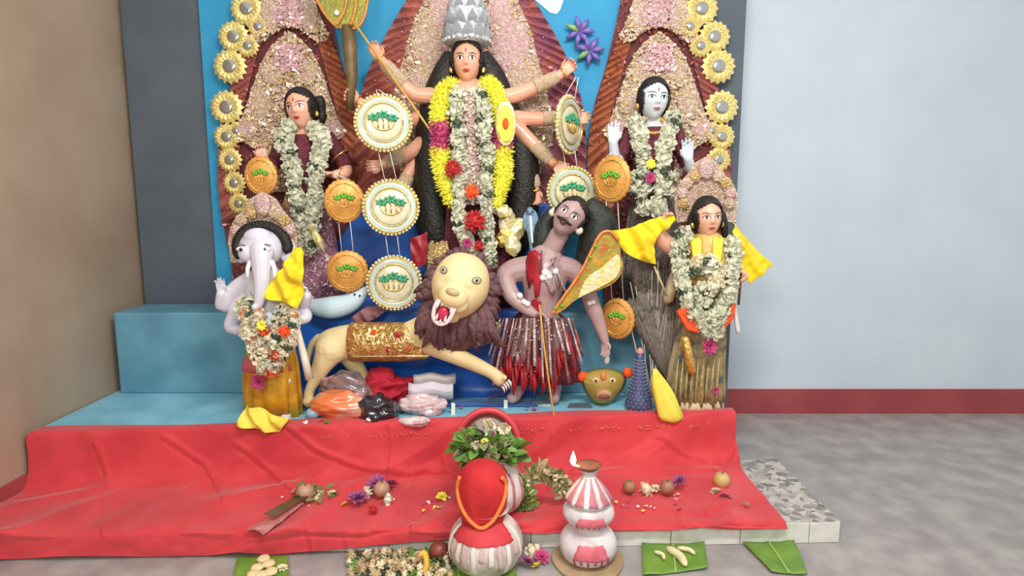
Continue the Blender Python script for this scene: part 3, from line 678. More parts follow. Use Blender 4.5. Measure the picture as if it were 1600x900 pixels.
# her weapons
sp = thing('spear', 'long thin golden spear slanting from raised hand across the goddess', 'spear', W(745, 306, D, 52))
a, e = W(548, 28, D, 34), W(742, 302, D, 52)
b = MB(); b.tube([a, (a+e)/2, e], .0062, 8); b.build('shaft', gold_cord, sp)
b = MB(); dd = (e-a).normalized(); b.tube([e-dd*.02, e, e+dd*.05, e+dd*.09], [.004, .014, .009, .001], 8); b.build('spearhead', silver, sp)
sw = thing('paper_sword', 'broad olive and orange paper sword held up beside the left halo', 'sword', W(548, 168, D, 8))
b = MB(); b.tube([W(546, 172, D, 10), W(550, 120, D, 12), W(546, 70, D, 12), W(544, 40, D, 12)], [.02, .03, .04, .034], 12); b.build('handle', mat('olive brown painted wood', (126, 104, 62), (96, 76, 48), 14, .5), sw)
bl = smooth2([(528, 44), (512, 28), (498, 6), (486, -24), (500, -60), (530, -80), (560, -60), (574, -20), (572, 16), (562, 40), (545, 46)], 3)
olive_f = mat('olive green foil', (164, 158, 56), (142, 142, 70), 22, .35, .3, bump=.4); orange_f = mat('orange foil', (226, 128, 64), (236, 150, 80), 22, .35, .2, bump=.3)
b = MB(); b.prism([W(x, y, D, 14) for x, y in bl], .012); bd = b.build('blade', olive_f, sw, smooth=False, bevel=.003)
b = MB(); b.tube([W(x, y, D, 16) for x, y in bl], .007, 6); b.build('orange_edging', orange_f, bd)
b = MB(); b.tube(crom([W(525, 40, D, 20), W(540, 10, D, 20), W(545, -40, D, 20)], 12), .006, 6); b.tube(crom([W(548, 40, D, 20), W(556, 10, D, 20), W(556, -30, D, 20)], 12), .006, 6); b.build('orange_stripe', orange_f, bd)
b = MB(); b.sphere(W(526, 20, D, 18), (.014, .006, .014)); b.build('painted_eye', white_m, bd)
# small yellow shield with a red centre on her left shoulder, gold foil bow at her hip
sh = thing('small_shield', 'small yellow oval shield with orange centre on the yellow garland', 'shield', W(790, 222, D, 60))
for rx, ry, dy, m_, nm in ((15, 32, 0, gold_bright, 'rim'), (12, 26, 5, fl_yellow, 'face'), (4.5, 8, 9, fl_orange, 'boss')):
    b = MB(); b.sphere(W(790, 193, D, 58+dy), (rx*S(D), .008, ry*S(D)), nu=20, nv=8); b.build(nm, m_, sh)
fb = thing('gold_foil_bow', 'crumpled bright gold foil bow above the blue cobra', 'ornament', W(800, 392, D, 30))
for k, (x, y, rx, ry) in enumerate(((792, 345, 13, 20), (806, 360, 14, 22), (790, 372, 14, 16), (802, 384, 16, 12), (786, 330, 10, 16))):
    b = MB(); b.sphere(W(x, y, D, 30+3*k), (rx*S(D), .02, ry*S(D)), Matrix.Rotation(.5*k, 3, 'Y'), 9, 6)
    for v in b.v: v += Vector((noise.noise(v*40), noise.noise(v*40+Vector((7, 0, 0))), noise.noise(v*40+Vector((0, 9, 0)))))*.012
    b.build('foil_fold', gold_bright if k != 2 else gold, fb, smooth=False)
# garlands on her
ky = lambda u, k: ([RM], 'magenta_tuft') if .40 < u < .60 else ([RY], 'yellow_tuft')
garland('yellow paper garland with magenta band, left half on the central goddess', [(704, 134, 34), (692, 150, 40), (686, 180, 44), (688, 215, 46), (688, 245, 46), (694, 280, 46), (708, 312, 46)], ky, 2.3, 17, D, 'yellow garlands on the central goddess', cordm=fl_yellow, jit=.06, jp=.08)
garland('yellow paper garland with magenta band, right half on the central goddess', [(762, 132, 34), (774, 150, 40), (784, 180, 44), (786, 215, 46), (786, 245, 46), (784, 280, 46), (774, 316, 46)], ky, 2.3, 17, D, 'yellow garlands on the central goddess', cordm=fl_yellow, jit=.06, jp=.08)
kw = lambda u, k: (FLG, 'leaf_clump') if k % 9 == 4 else (FLW, 'flower')
garland('white flower garland hanging down the left of the goddess front', [(712, 142, 40), (714, 190, 52), (716, 250, 54), (718, 310, 54), (722, 360, 50), (738, 398, 48)], kw, 3.6, 11.5, D, 'white garlands on the central goddess')
garland('white flower garland hanging down the right of the goddess front', [(752, 142, 40), (757, 190, 52), (760, 250, 54), (762, 310, 54), (760, 360, 50), (766, 410, 46)], kw, 3.6, 11.5, D, 'white garlands on the central goddess')
for x, y, me, r, nm, lb in ((742, 346, RR, 19, 'red_flower', 'large red flower at the foot of the central white garlands'), (708, 264, RR, 15, 'red_flower', 'red flower under the magenta band left of the goddess waist'), (737, 300, RO, 12, 'orange_flower', 'orange red flower at the middle of the goddess front'), (730, 380, RMG, 9, 'magenta_flower', 'small pink flower just above the lion head'), (748, 384, RR, 9, 'red_flower', 'small red flower above the lion brow')):
    tag(inst(nm, me, None, W(x, y, D, 64), (R(90), 0, 0), r*S(D)), lb, 'flower')
# ---- left goddess -------------------------------------------------------------
D = 3.54
lg = thing('goddess_statue', 'peach-faced goddess statue with tilted head and pink skirt, left rear', 'statue', W(478, 488, D))
H = Head(W(471, 171, D, 12), 58*S(D), roll=-7, yaw=-8, wr=.74, jaw=.4)
b = MB(); H.mesh(b)
limb(b, chainW(D, [(474, 192, 6, 12), (476, 212, 2, 13)]))
limb(b, chainW(D, [(477, 228, 0, 27), (478, 260, 0, 29), (478, 300, 0, 22), (478, 350, 0, 13), (478, 470, 0, 12)]), 16)
for j, d, nr, cu, th in (([(450, 218, 2, 13), (432, 250, 6, 11), (420, 262, 14, 9), (412, 246, 20, 7)], (-.25, -.1, 1), (.3, -1, 0), 1.0, -1), ([(505, 218, 2, 13), (530, 245, 6, 11), (540, 268, 12, 10), (524, 273, 24, 7)], (-1, -.25, .05), (0, -.4, -1), .8, 1)):
    limb(b, chainW(D, j)); hand(b, W(j[-1][0], j[-1][1], D, j[-1][2]), d, nr, 30*S(D), cu, th)
b.build('body', skin_face, lg, vox=VOX)
H.face(lg); H.hair(lg, line=.32, side=.38, low=-.35, k=1.1); earrings(H, lg)
b = MB(); b.tube(crom([W(497, 150, D, 0), W(503, 175, D, -4), W(500, 200, D, -8), W(512, 240, D, -14)], 14), [.02, .028, .03, .028]*3+[.02, .01], 10); b.build('hair_lock', hair_m, lg)
b = MB(); limb(b, chainW(D, [(477, 236, 2, 31), (478, 262, 2, 32), (478, 312, 2, 28)]), 20); b.build('blouse', maroon_seq, lg, vox=.006)
for pts in ([(448, 216, 2, 15), (434, 246, 6, 13), (426, 258, 11, 11)], [(507, 216, 2, 15), (531, 243, 6, 13), (540, 262, 10, 12)]):
    sleeve(lg, D, pts, maroon_seq)
bangle(lg, D, (533, 270, 18), 10, gold, (1, 0, -.2)); bangle(lg, D, (532, 244, 6), 15, gold, (.6, 0, -.8))
b = MB(); skirt(b, D, [(478, 300, 27), (478, 330, 36), (479, 370, 44), (480, 420, 50), (480, 486, 56)], 16, .08, .42); b.build('skirt', pink_seq, lg)
b = MB(); skirt(b, D, [(478, 296, 29), (478, 312, 33), (478, 326, 37)], 16, .05, .46, 64); b.build('waist_band', tinsel_gold, lg)
b = MB(); tf = lambda x, y: 1+.42*math.sqrt(max(0, (38+(y-330)*.12)**2-(x-479)**2))
scatter(b, [(445, 330), (515, 330), (530, 470), (435, 470)], D, 200, 1.1, tf=tf); flakes(b, [(445, 330), (515, 330), (530, 470), (435, 470)], D, 300, 2.6, tf); stuff(b.build('sequins', bead_pink, lg))
garland('thick white flower garland, left strand on the tilted-head goddess', [(450, 196, 22), (444, 222, 34), (456, 255, 38), (462, 300, 40), (470, 345, 40), (482, 388, 38)], kw, 2.7, 12.5, D, 'white garlands on the left goddess')
garland('thick white flower garland, right strand on the tilted-head goddess', [(492, 196, 22), (504, 222, 34), (496, 255, 38), (490, 300, 40), (488, 345, 40), (484, 392, 38)], kw, 2.7, 12.5, D, 'white garlands on the left goddess')
g = thing('gold_pendant', 'shiny folded gold foil pendant at the end of the left goddess garland', 'pendant', W(492, 388, D, 52))
for k, (x0, y0, x1, y1) in enumerate(((482, 352, 496, 362), (488, 358, 500, 388), (494, 362, 506, 392))):
    b = MB(); b.tube([W(x0, y0, D, 50+k*2), W((x0+x1)/2, (y0+y1)/2, D, 56), W(x1, y1, D, 50)], [.006, .02, .006], 6); b.build('foil_fold', gold_bright, g, smooth=False)
# ---- right goddess -------------------------------------------------------------
rg = thing('goddess_statue', 'white-faced goddess statue with one raised lilac palm, right rear', 'statue', W(1022, 488, D))
H = Head(W(1021, 157, D, 12), 60*S(D), roll=3, yaw=4, wr=.72, jaw=.4)
b = MB(); H.mesh(b)
limb(b, chainW(D, [(1020, 180, 6, 12), (1020, 200, 2, 13)]))
limb(b, chainW(D, [(1020, 216, 0, 27), (1020, 250, 0, 29), (1020, 290, 0, 22), (1020, 340, 0, 13), (1020, 470, 0, 12)]), 16)
for j, d, nr, cu, th in (([(992, 206, 2, 13), (974, 240, 8, 11), (962, 248, 18, 9), (958, 222, 26, 7)], (-.02, -.15, 1), (0, -1, 0), .05, 1), ([(1050, 206, 2, 13), (1070, 246, 8, 11), (1078, 262, 14, 9), (1075, 248, 24, 7)], (-.1, -.1, 1), (0, -1, 0), .12, -1)):
    limb(b, chainW(D, j)); hand(b, W(j[-1][0], j[-1][1], D, j[-1][2]), d, nr, 33*S(D), cu, th, .1)
b.build('body', skin_white, rg, vox=VOX)
H.face(rg, lips=mat('muted rose lip', (170, 110, 110), rough=.4)); H.hair(rg, line=.32, side=.38, low=-.3, k=1.12); earrings(H, rg)
b = MB(); limb(b, chainW(D, [(1020, 224, 2, 31), (1020, 252, 2, 32), (1020, 302, 2, 28)]), 20); b.build('blouse', maroon_seq, rg, vox=.006)
for pts in ([(990, 204, 2, 15), (974, 236, 8, 13), (966, 246, 14, 12)], [(1052, 204, 2, 15), (1069, 242, 8, 13), (1076, 258, 12, 12)]): sleeve(rg, D, pts, maroon_seq)
grey_seq = mat('grey sequined cloth', (128, 118, 110), (90, 82, 78), 60, .4, .2, bump=.5, kind='voronoi')
b = MB(); skirt(b, D, [(1020, 292, 28), (1020, 320, 36), (1020, 370, 44), (1020, 430, 50), (1020, 486, 56)], 16, .08, .42); b.build('skirt', grey_seq, rg)
b = MB()
for k in range(30): a = k/30*math.pi*2; b.sphere(W(1021+20*math.cos(a), 196+12*math.sin(a), D, 20-8*math.sin(a)*-1), .009, nu=8, nv=6)
b.build('necklace', bead_gold, rg)
garland('white flower garland, left strand on the white-faced goddess', [(992, 186, 22), (999, 212, 36), (1003, 245, 40), (1003, 290, 40), (1008, 330, 38)], kw, 3, 12, D, 'white garlands on the right goddess')
garland('white flower garland, right strand on the white-faced goddess', [(1054, 186, 22), (1043, 212, 36), (1036, 245, 40), (1034, 290, 40), (1026, 332, 38)], kw, 3, 12, D, 'white garlands on the right goddess')
for k, (x, y) in enumerate(((988, 276), (1052, 274), (990, 296), (1050, 300))):
    tag(inst('white_flower', FLW[k % 4], None, W(x, y, D, 42), rrot(), 10*S(D)), ('upper left', 'upper right', 'lower left', 'lower right')[k]+' single white flower flanking the white-faced goddess garland', 'flower', 'single flowers on the right goddess')
tag(inst('pink_flower', RMG, None, W(1016, 278, D, 52), (R(90), 0, 0), 9*S(D)), 'small pink flower at the white-faced goddess chest', 'flower')
tag(inst('yellow_flower', RYL, None, W(1017, 256, D, 52), (R(90), 0, 0), 8*S(D)), 'small yellow flower above the pink one on the right goddess', 'flower')
# ---- medallion strings (three discs on cords) ------------------------------------
mint = mat('mint cellophane', (198, 212, 196), (184, 200, 186), 8, .12, coat=1, bump=.1, bscale=20)
ivory = mat('ivory paper', (224, 218, 186), (206, 200, 164), 30, .3, coat=.8)
orange_gold = mat('orange gold card', (224, 164, 84), (206, 142, 62), 18, .4, .25, bump=.3, bscale=60)
teal = mat('teal foil', (60, 160, 140), (90, 180, 110), 60, .35, .2); lime = mat('lime green foil', (96, 176, 58), (130, 200, 70), 60, .35, .2)
def emblem(parent, c, r, m_, M2, h):
    """three palm tufts over a little boat, lying on the disc face"""
    Q = lambda x, z, o=0: c+M2@Vector((x*r, z*r, h+o)); b = MB()
    for k, (dx, dz, q) in enumerate(((-.36, .05, .25), (0, .16, .27), (.36, .05, .25))):
        for a in range(7):
            th = a/7*2*math.pi; b.tube([Q(dx, dz+.12), Q(dx+math.cos(th)*q*.5, dz+.12+math.sin(th)*q*.35, .006), Q(dx+math.cos(th)*q, dz+.12+math.sin(th)*q*.7, .003)], [.002, r*.06, .001], 5)
    b.build('leaf_emblem', m_, parent)
    b = MB(); b.tube(crom([Q(x, z, .002) for x, z in ((-.42, .02), (-.3, -.2), (0, -.3), (.3, -.2), (.42, .02))], 14), r*.03, 6)
    for x in (-.2, 0, .2): b.tube([Q(x, -.24, .002), Q(x, .1, .002)], r*.025, 6)
    b.build('boat_emblem', gold, parent)
def medallion(parent, x, y, r, D, style, tilt=0, sx=1.0, pit=0):
    c = W(x, y, D); q = r*S(D); M = Matrix.Rotation(R(90), 3, 'X'); sc = Matrix.Diagonal((sx, 1, 1)); M2 = Matrix.Rotation(R(tilt), 3, 'Z')@Matrix.Rotation(R(-pit), 3, 'X')@sc@M
    b = MB()
    if style == 'glass':
        b.lathe(c, [(q*.97, -.012), (q*.97, .006), (q*.9, .014), (q*.74, .010), (q*.7, .008), (.001, .008)], 40, rot=M2); d = b.build('disc', mint, parent)
        b = MB(); b.lathe(c, [(q*.66, .006), (q*.66, .010), (q*.6, .013), (q*.4, .016), (q*.2, .0175), (.001, .018)], 36, rot=M2); f = b.build('face', ivory, d)
        b = MB()
        for rr in (.93, .70): b.tube([c+M2@Vector((math.cos(t)*q*rr, math.sin(t)*q*rr, .014)) for t in [2*math.pi*k/40 for k in range(41)]], .0035, 6)
        b.build('ring', gold, d)
        b = MB()
        for k in range(44):
            t = 2*math.pi*k/44; b.sphere(c+M2@Vector((math.cos(t)*q*1.0, math.sin(t)*q*1.0, .004*(k % 2))), q*.066, nu=8, nv=6)
        stuff(b.build('bead_rim', gold_bright, d)); emblem(d, c, q*.95, teal, M2, .02)
    else:
        b.lathe(c, [(q, -.01), (q, .004), (q*.92, .01), (q*.6, .008), (q*.55, .011), (.001, .011)], 48, lambda th, v: 1+(.025*math.cos(24*th) if v < .4 else 0), rot=M2); d = b.build('disc', orange_gold, parent)
        b = MB(); b.tube([c+M2@Vector((math.cos(t)*q*.8, math.sin(t)*q*.8, .012)) for t in [2*math.pi*k/40 for k in range(41)]], .003, 6)
        b.build('ring', gold, d); emblem(d, c, q*.9, lime, M2, .013)
    return d
def medallion_string(label, discs, D, style, top):
    c0 = discs[-1]; g = thing('medallion_string', label, 'ornament', W(c0[0], c0[1]+c0[2], D))
    for x, y, r, tilt, sx, *pp in discs: medallion(g, x, y, r, D, style, tilt, sx, pp[0] if pp else 0)
    pts = [top]+[(x, y, r) for x, y, r, *_ in discs]
    for i in range(len(discs)):
        x1, y1, r1 = pts[i+1]
        for o in (-9, 9):
            if i == 0: a = W(top[0]+o*.2, top[1], D, 2)
            else: x0, y0, r0 = pts[i]; a = W(x0+o, y0+r0*.95, D)
            b = MB(); b.tube([a, W(x1+o, y1-r1*.95, D)], .0022, 6); b.build('cord', cord_m, g)
    return g
medallion_string('string of three large mint glass medallions left of the goddess', [(599, 192, 42, 12, 1, 4), (611, 324, 42, 11, 1, 7), (616, 442, 42, 4, 1, 4)], 3.26, 'glass', (590, 140, 0))
medallion_string('pair of round orange gold medallions below the left goddess hand', [(538, 314, 34, 14, .9), (543, 424, 33, 8, .98)], 3.3, 'card', (522, 272, 0))
medallion_string('orange gold medallion hung at the photo left edge beside the left goddess', [(408, 275, 30, 10, .8)], 3.3, 'card', (410, 232, 0))
medallion_string('mint medallions seen partly edge-on, right of the central goddess', [(889, 195, 42, 58, 1), (893, 300, 38, 10, 1)], 3.4, 'glass', (902, 120, 0))
medallion_string('two orange gold medallions under the raised lilac palm', [(956, 280, 36, -32, .85), (965, 498, 33, -30, .85)], 3.26, 'card', (958, 238, 0))
# ---- long string of beads and royal details
# ---- lion ------------------------------------------------------------------------
D = 3.2
ln = thing('lion_statue', 'cream lion statue leaping with open red mouth and dark mane', 'statue', G(480, 628, ZD))
b = MB()
limb(b, chainW(D, [(520, 540, 0, 28), (548, 534, 0, 28), (590, 534, 2, 27), (630, 532, 4, 27), (670, 520, 6, 32), (700, 505, 8, 34)]), 18)
limb(b, chainW(D, [(518, 545, 12, 26), (505, 568, 16, 17), (494, 590, 18, 11), (484, 610, 18, 8), (482, 628, 20, 9)]))
limb(b, chainW(D, [(545, 552, -14, 20), (556, 572, -18, 14), (570, 590, -20, 10), (580, 606, -20, 9)]))
limb(b, chainW(D, [(672, 535, 20, 20), (705, 552, 26, 15), (740, 568, 28, 12), (768, 582, 30, 10), (780, 592, 30, 11)]))
limb(b, chainW(D, [(700, 520, -20, 20), (735, 530, -22, 14), (765, 524, -22, 11), (776, 512, -20, 10)]))
limb(b, chainW(D, [(498, 528, -2, 7), (488, 538, -4, 6), (483, 552, -6, 5), (481, 566, -6, 4)]))
for k in range(4):                              # toes
    b.sphere(W(782+3*k-3, 596-k*3+3, D, 34+4*k-8), 5*S(D), nu=8, nv=6); b.sphere(W(476+4*k, 628, D, 26), 5*S(D), nu=8, nv=6)
HL = Head(W(719, 447, D, 52), 100*S(D), roll=17, yaw=-6, wr=.86, jaw=.22, nose=.06)
HL.mesh(b, 48, 40, False)
b.sphere(HL.on(-.0, -.12, -.01), (.075, .06, .06), HL.M, 16, 10)
for sx in (-1, 1): b.sphere(HL.on(sx*.13, -.2, 0), (.045, .04, .045), HL.M, 14, 8)
b.sphere(HL.on(0, -.46, -.01), (.05, .045, .03), HL.M, 14, 8)
b.build('body', cream_fur, ln, vox=.006)
gr = mat('painted grey green iris', (110, 118, 96), rough=.3); pale = mat('painted pale eye', (186, 184, 150), rough=.3)
el = lambda cx, cz, a, q, n=12: [(cx+a*math.cos(2*math.pi*k/n), cz+q*math.sin(2*math.pi*k/n)) for k in range(n)]
for sx in (-1, 1):
    e = HL.decal(el(sx*.29, .2, .075, .05), .006).build('eye', gr, ln); HL.decal(el(sx*.29, .2, .058, .038), .009).build('iris', pale, e); HL.decal(el(sx*.29, .2, .022, .02), .012).build('pupil', eye_dark, e)
nz = MB(); c = HL.on(0, -.03, .03); nz.sphere(c, (.034, .02, .02), HL.M, 14, 8); nz.build('nose', mat('painted tan nose', (196, 172, 122), rough=.5), ln)
# mouth: pale lip ring, red hollow, tongue, fangs (in front of the muzzle)
mc = HL.on(-.06, -.33, .055); Mx = HL.M
mo = [(-.042, .035), (-.02, .044), (.03, .040), (.046, .034), (.044, .0), (.034, -.04), (.008, -.064), (-.02, -.062), (-.04, -.04), (-.046, .0)]
b = MB(); ring = crom([mc+Mx@Vector((x, 0, z)) for x, z in mo+mo[:1]], 41); b.tube(ring, .0105, 8); mt = b.build('lip_ring', mat('painted pale pink lip', (236, 216, 216), rough=.35), ln)
b = MB(); b.flat([mc+Mx@Vector((x, .012, z)) for x, z in mo]); b.add([mc+Mx@Vector((x, .012, z)) for x, z in mo]+[mc+Mx@Vector((x*.8, .05, z*.8)) for x, z in mo], [(i, (i+1) % 10, 10+(i+1) % 10, 10+i) for i in range(10)]); b.build('mouth_hollow', mat('painted dark red mouth', (140, 36, 54), rough=.4), mt)
b = MB(); b.sphere(mc+Mx@Vector((0, .006, -.018)), (.026, .012, .036), Mx@Matrix.Rotation(.2, 3, 'X'), 14, 8); b.build('tongue', mat('painted crimson tongue', (204, 50, 84), rough=.3), mt)
for x, z, d in ((-.034, .036, -1), (.034, .034, -1), (-.012, .04, -.5), (.006, .04, -.5), (.022, .038, -.5), (-.022, -.052, 1), (.02, -.05, 1), (0, -.058, .5)):
    b = MB(); p = mc+Mx@Vector((x, -.006, z)); b.tube([p, p+Mx@Vector((0, -.004, d*.022)), p+Mx@Vector((0, -.002, d*.036))], [.007, .005, .001], 8); b.build('tooth', white_m, mt)
# mane: an under-mass plus tapering locks swept down and out from the face
b = MB(); limb(b, chainW(D, [(722, 446, 16, 44), (716, 480, 14, 50), (712, 512, 12, 42)]), 18)
rnd = random.Random(4)
def lock(p, q, r): 
    m_ = (p+q)/2+Vector((rnd.uniform(-.02, .02), -.03, rnd.uniform(-.01, .03))); b.tube(crom([p, m_, q], 7), [r*.8, r, r, r*.9, r*.7, r*.45, r*.08], 7)
for k in range(40):                              # rim over the brow and cheeks
    a = R(-10+k*200/39); ro, ri = rnd.uniform(55, 62), 42
    lock(W(719+ri*math.cos(a), 447-ri*1.06*math.sin(a), D, rnd.uniform(30, 46)), W(719+ro*math.cos(a), 449-ro*math.sin(a)+rnd.uniform(2, 10), D, rnd.uniform(14, 30)), .022)
for k in range(64):                              # long side and chin locks
    a = R(rnd.uniform(150, 390)); ro = rnd.uniform(62, 86) if math.sin(a) < .1 else rnd.uniform(58, 66)
    lock(W(719+38*math.cos(a), 452-38*math.sin(a), D, rnd.uniform(24, 44)), W(717+ro*.84*math.cos(a), 462-ro*math.sin(a), D, rnd.uniform(10, 38)), .027)
for k in range(44):
    x0 = rnd.uniform(672, 762); lock(W(x0, rnd.uniform(480, 505), D, rnd.uniform(40, 52)), W(x0+(x0-716)*.4+rnd.uniform(-12, 12), rnd.uniform(522, 556)-abs(x0-716)*.18, D, rnd.uniform(34, 46)), .026)
b.build('mane', mane_m, ln)
for k in range(4):
    b = MB(); p = W(786+3.4*k-2, 600-3*k+3, D, 34+4*k-6); b.tube([p, p+Vector((.012, -.01, -.012)), p+Vector((.016, -.012, -.034))], [.007, .006, .0008], 7); b.build('claw', white_m, ln)
# saddle cloth
rows = []
for j in range(15):
    a = R(-70+j*14+ -38); row = []
    for i in range(15):
        x = 549+i*8.6; cy = 534-(.0 if i < 9 else (i-9)*.8); p = W(x, cy, D, 2); r = 30.5*S(D)
        row.append(p+Vector((0, -math.cos(R(-75+j*13))*r, math.sin(R(-75+j*13))*r)))
    rows.append(row)
b = MB(); b.grid(rows); sd = b.build('saddle_cloth', mat('gold brocade', (206, 152, 74), (236, 196, 116), 60, .35, .45, bump=.8, kind='voronoi', c3=(180, 110, 54)), ln, solid=.006)
for k, (x, y, r) in enumerate(((584, 520, 6), (622, 524, 7), (606, 545, 6), (640, 544, 5))):
    inst('red_flower', RR if k % 3 else RO, sd, W(x, y, D, 34-abs(y-534)*.25), (R(90), 0, 0), r*S(D))
b = MB()
for i in range(10):
    x = 552+i*12; b.tube([W(x, 520, D, 31), W(x+6, 536, D, 34), W(x+12, 520, D, 31)], .004, 6)
b.tube([W(x, 556, D, 27) for x in range(550, 672, 6)], .006, 6); b.build('braid', gold_bright, sd)
sdt = lambda x, y: 3+math.sqrt(max(0, 31**2-(y-534)**2))
b = MB(); scatter(b, [(552, 508), (668, 508), (668, 556), (552, 558)], D, 220, 1.2, tf=sdt); stuff(b.build('sequins', bead_gold, sd))
b = MB(); flakes(b, [(552, 508), (668, 508), (668, 556), (552, 558)], D, 500, 3, sdt); stuff(b.build('gold_flakes', flake_g, sd))
# gold pouch of tinsel on the satin behind the mane
g = thing('tinsel_bundle', 'gold brown tinsel bundle tucked behind the lion mane', 'ornament', W(682, 430, 3.42))
for k in range(16):
    a = k*.4; b = MB(); p = W(668+random.uniform(0, 30), 375+random.uniform(0, 10), 3.42, random.uniform(0, 8)); b.tube([p, p+Vector((random.uniform(-.03, .03), -.01, -.08)), p+Vector((random.uniform(-.04, .04), 0, -.19))], [.01, .013, .003], 6); b.build('tinsel_strip', tinsel_gold, g)
# ---- demon -------------------------------------------------------------------------
D = 3.27
dm = thing('demon_statue', 'mauve moustached demon statue with leaning head and torn wine-red skirt', 'statue', W(840, 622, D))
H = Head(W(889, 340, D, 26), 62*S(D), roll=34, yaw=-14, pitch=-6, wr=.72, jaw=.3, nose=.1)
b = MB(); H.mesh(b)
limb(b, chainW(D, [(874, 366, 14, 15), (862, 388, 8, 15), (853, 404, 4, 17)]))
limb(b, chainW(D, [(852, 410, 2, 30), (850, 435, 4, 36), (846, 462, 4, 29), (844, 488, 2, 28), (842, 510, 0, 32)]), 18)
limb(b, chainW(D, [(870, 418, 4, 20), (895, 424, 4, 18), (914, 448, 6, 14), (926, 478, 10, 13), (938, 510, 14, 10), (945, 532, 16, 7)]))
hand(b, W(945, 534, D, 16), (.1, -.25, -1), (-.6, -.8, 0), 30*S(D), .55, -1)
limb(b, chainW(D, [(830, 418, 4, 20), (802, 424, 6, 19), (790, 436, 12, 16), (800, 462, 22, 13), (822, 482, 32, 10), (834, 490, 36, 7)]))
hand(b, W(836, 490, D, 36), (1, -.2, -.3), (0, -.6, -.8), 30*S(D), .7, 1)
limb(b, chainW(D, [(828, 505, 2, 22), (815, 550, 10, 20), (808, 590, 8, 14), (806, 616, 8, 10), (800, 622, 18, 9)]))
limb(b, chainW(D, [(858, 505, 2, 22), (872, 550, 10, 20), (868, 590, 4, 14), (866, 616, 2, 10), (866, 622, 14, 9)]))
b.build('body', skin_mauve, dm, vox=VOX)
H.face(dm, third=False, lips=mat('dark wine lip', (104, 48, 50), rough=.4), big=1.5)
H.hair(dm, line=.34, side=.44, low=-.2, k=1.1)
for sx in (-1, 1):
    b = MB(); b.tube([H.on(sx*x, -.165-.05*x+.25*max(0, x-.2), .006) for x in (0, .06, .12, .18, .24, .3)], [.003, .009, .009, .008, .006, .002], 6); b.build('moustache', hair_m, dm)
    b = MB(); b.sphere(H.P(Vector((sx*H.w*.55, -.01, -.13*H.h))), .021, nu=12, nv=8); b.build('earring', bead_m, dm)
for pl in ([(916, 318, 0, 14), (936, 345, -4, 26), (934, 380, -6, 30), (920, 410, -8, 22), (912, 432, -8, 8)], [(868, 330, -10, 10), (852, 355, -10, 16), (848, 385, -8, 16), (852, 402, -8, 8)]):
    b = MB(); pr = chainW(D, pl); d = crom([p for p, r in pr], 26); rr = [v.x for v in crom([Vector((r, 0, 0)) for p, r in pr], 26)]; b.tube(d, rr, 14)
    for k in range(18): a = k*.35; b.tube([d[i]+Vector((math.cos(a), math.sin(a)*.8, 0))*rr[i] for i in range(0, 26, 2)], .004, 5)
    b.build('hair_lock', mat('black green jute hair', (44, 50, 42), (26, 30, 26), 30, .6, bump=.6, bscale=60), dm)
def chest(x, y, o=1.5): return 4+math.sqrt(max(9, (36-abs(y-440)*.12)**2-(x-850)**2))*1.0+o
def splash(name, m_, outline, o=1.5):
    cx_ = sum(p[0] for p in outline)/len(outline); cy_ = sum(p[1] for p in outline)/len(outline); b = MB(); n_ = len(outline); vs = []
    for f in (1, .66, .33): vs += [W(cx_+(x-cx_)*f, cy_+(y-cy_)*f, D, chest(cx_+(x-cx_)*f, cy_+(y-cy_)*f, o)) for x, y in outline]
    b.add(vs+[W(cx_, cy_, D, chest(cx_, cy_, o))], [(l*n_+i, l*n_+(i+1) % n_, (l+1)*n_+(i+1) % n_, (l+1)*n_+i) for l in (0, 1) for i in range(n_)]+[(2*n_+i, 2*n_+(i+1) % n_, 3*n_) for i in range(n_)])
    return b.build(name, m_, dm, solid=.004)
splash('blood_streak', blood, [(826, 394), (836, 390), (846, 398), (848, 420), (846, 440), (842, 462), (836, 466), (834, 446), (830, 436), (827, 452), (823, 436), (821, 410)])
splash('blood_streak', blood, [(830, 470), (838, 466), (846, 472), (844, 486), (838, 490), (832, 484)])
splash('silver_smear', silver_rib, [(848, 424), (858, 418), (864, 426), (862, 440), (868, 456), (862, 462), (856, 446), (850, 438)], 2.5)
splash('silver_smear', silver_rib, [(866, 424), (872, 428), (876, 446), (872, 452), (868, 440)], 2.5)
for k, (x0, y0, x1, y1) in enumerate(((846, 392, 842, 440), (862, 404, 890, 470), (868, 402, 850, 430))):
    b = MB(); b.tube([W(x0, y0, D, 30), W((x0+x1)/2, (y0+y1)/2, D, 41), W(x1, y1, D, 36)], .006, 6); b.build('bead_strap', silver_rib if k else maroon, dm)
for x, y, t, r in ((852, 426, 40, 6), (858, 432, 40, 5), (848, 434, 40, 5), (812, 462, 36, 5), (819, 472, 40, 4.5), (824, 475, 42, 4.5), (921, 474, 24, 4), (927, 472, 24, 4), (868, 424, 36, 5)):
    b = MB(); b.sphere(W(x, y, D, t), r*S(D), nu=10, nv=8); b.build('pearl_bead', white_m, dm)
b = MB(); skirt(b, D, [(842, 486, 30), (841, 500, 44), (838, 530, 54), (838, 565, 64), (838, 594, 70)], 14, .1, .5); sk = b.build('skirt', demon_skirt, dm)
rnd = random.Random(8)
for k in range(22):
    x = 782+k*5.3; f = (x-838)/58; z = math.sqrt(max(0, 1-f*f)); L_ = rnd.uniform(45, 105); x1 = x+f*24+rnd.uniform(-5, 5); b = MB()
    w_ = rnd.uniform(3, 5)
    rows = [[W(x+(x1-x)*q+sx*w_, 497+L_*q, D, (26+14*q)*z*1.25+9+2*math.sin(q*9+k)) for sx in (-.5, .5)] for q in [i/8 for i in range(9)]]
    b.grid(rows); b.build('ribbon', (silver_rib, brown_rib, silver_rib, maroon)[k % 4], dm, solid=.003)
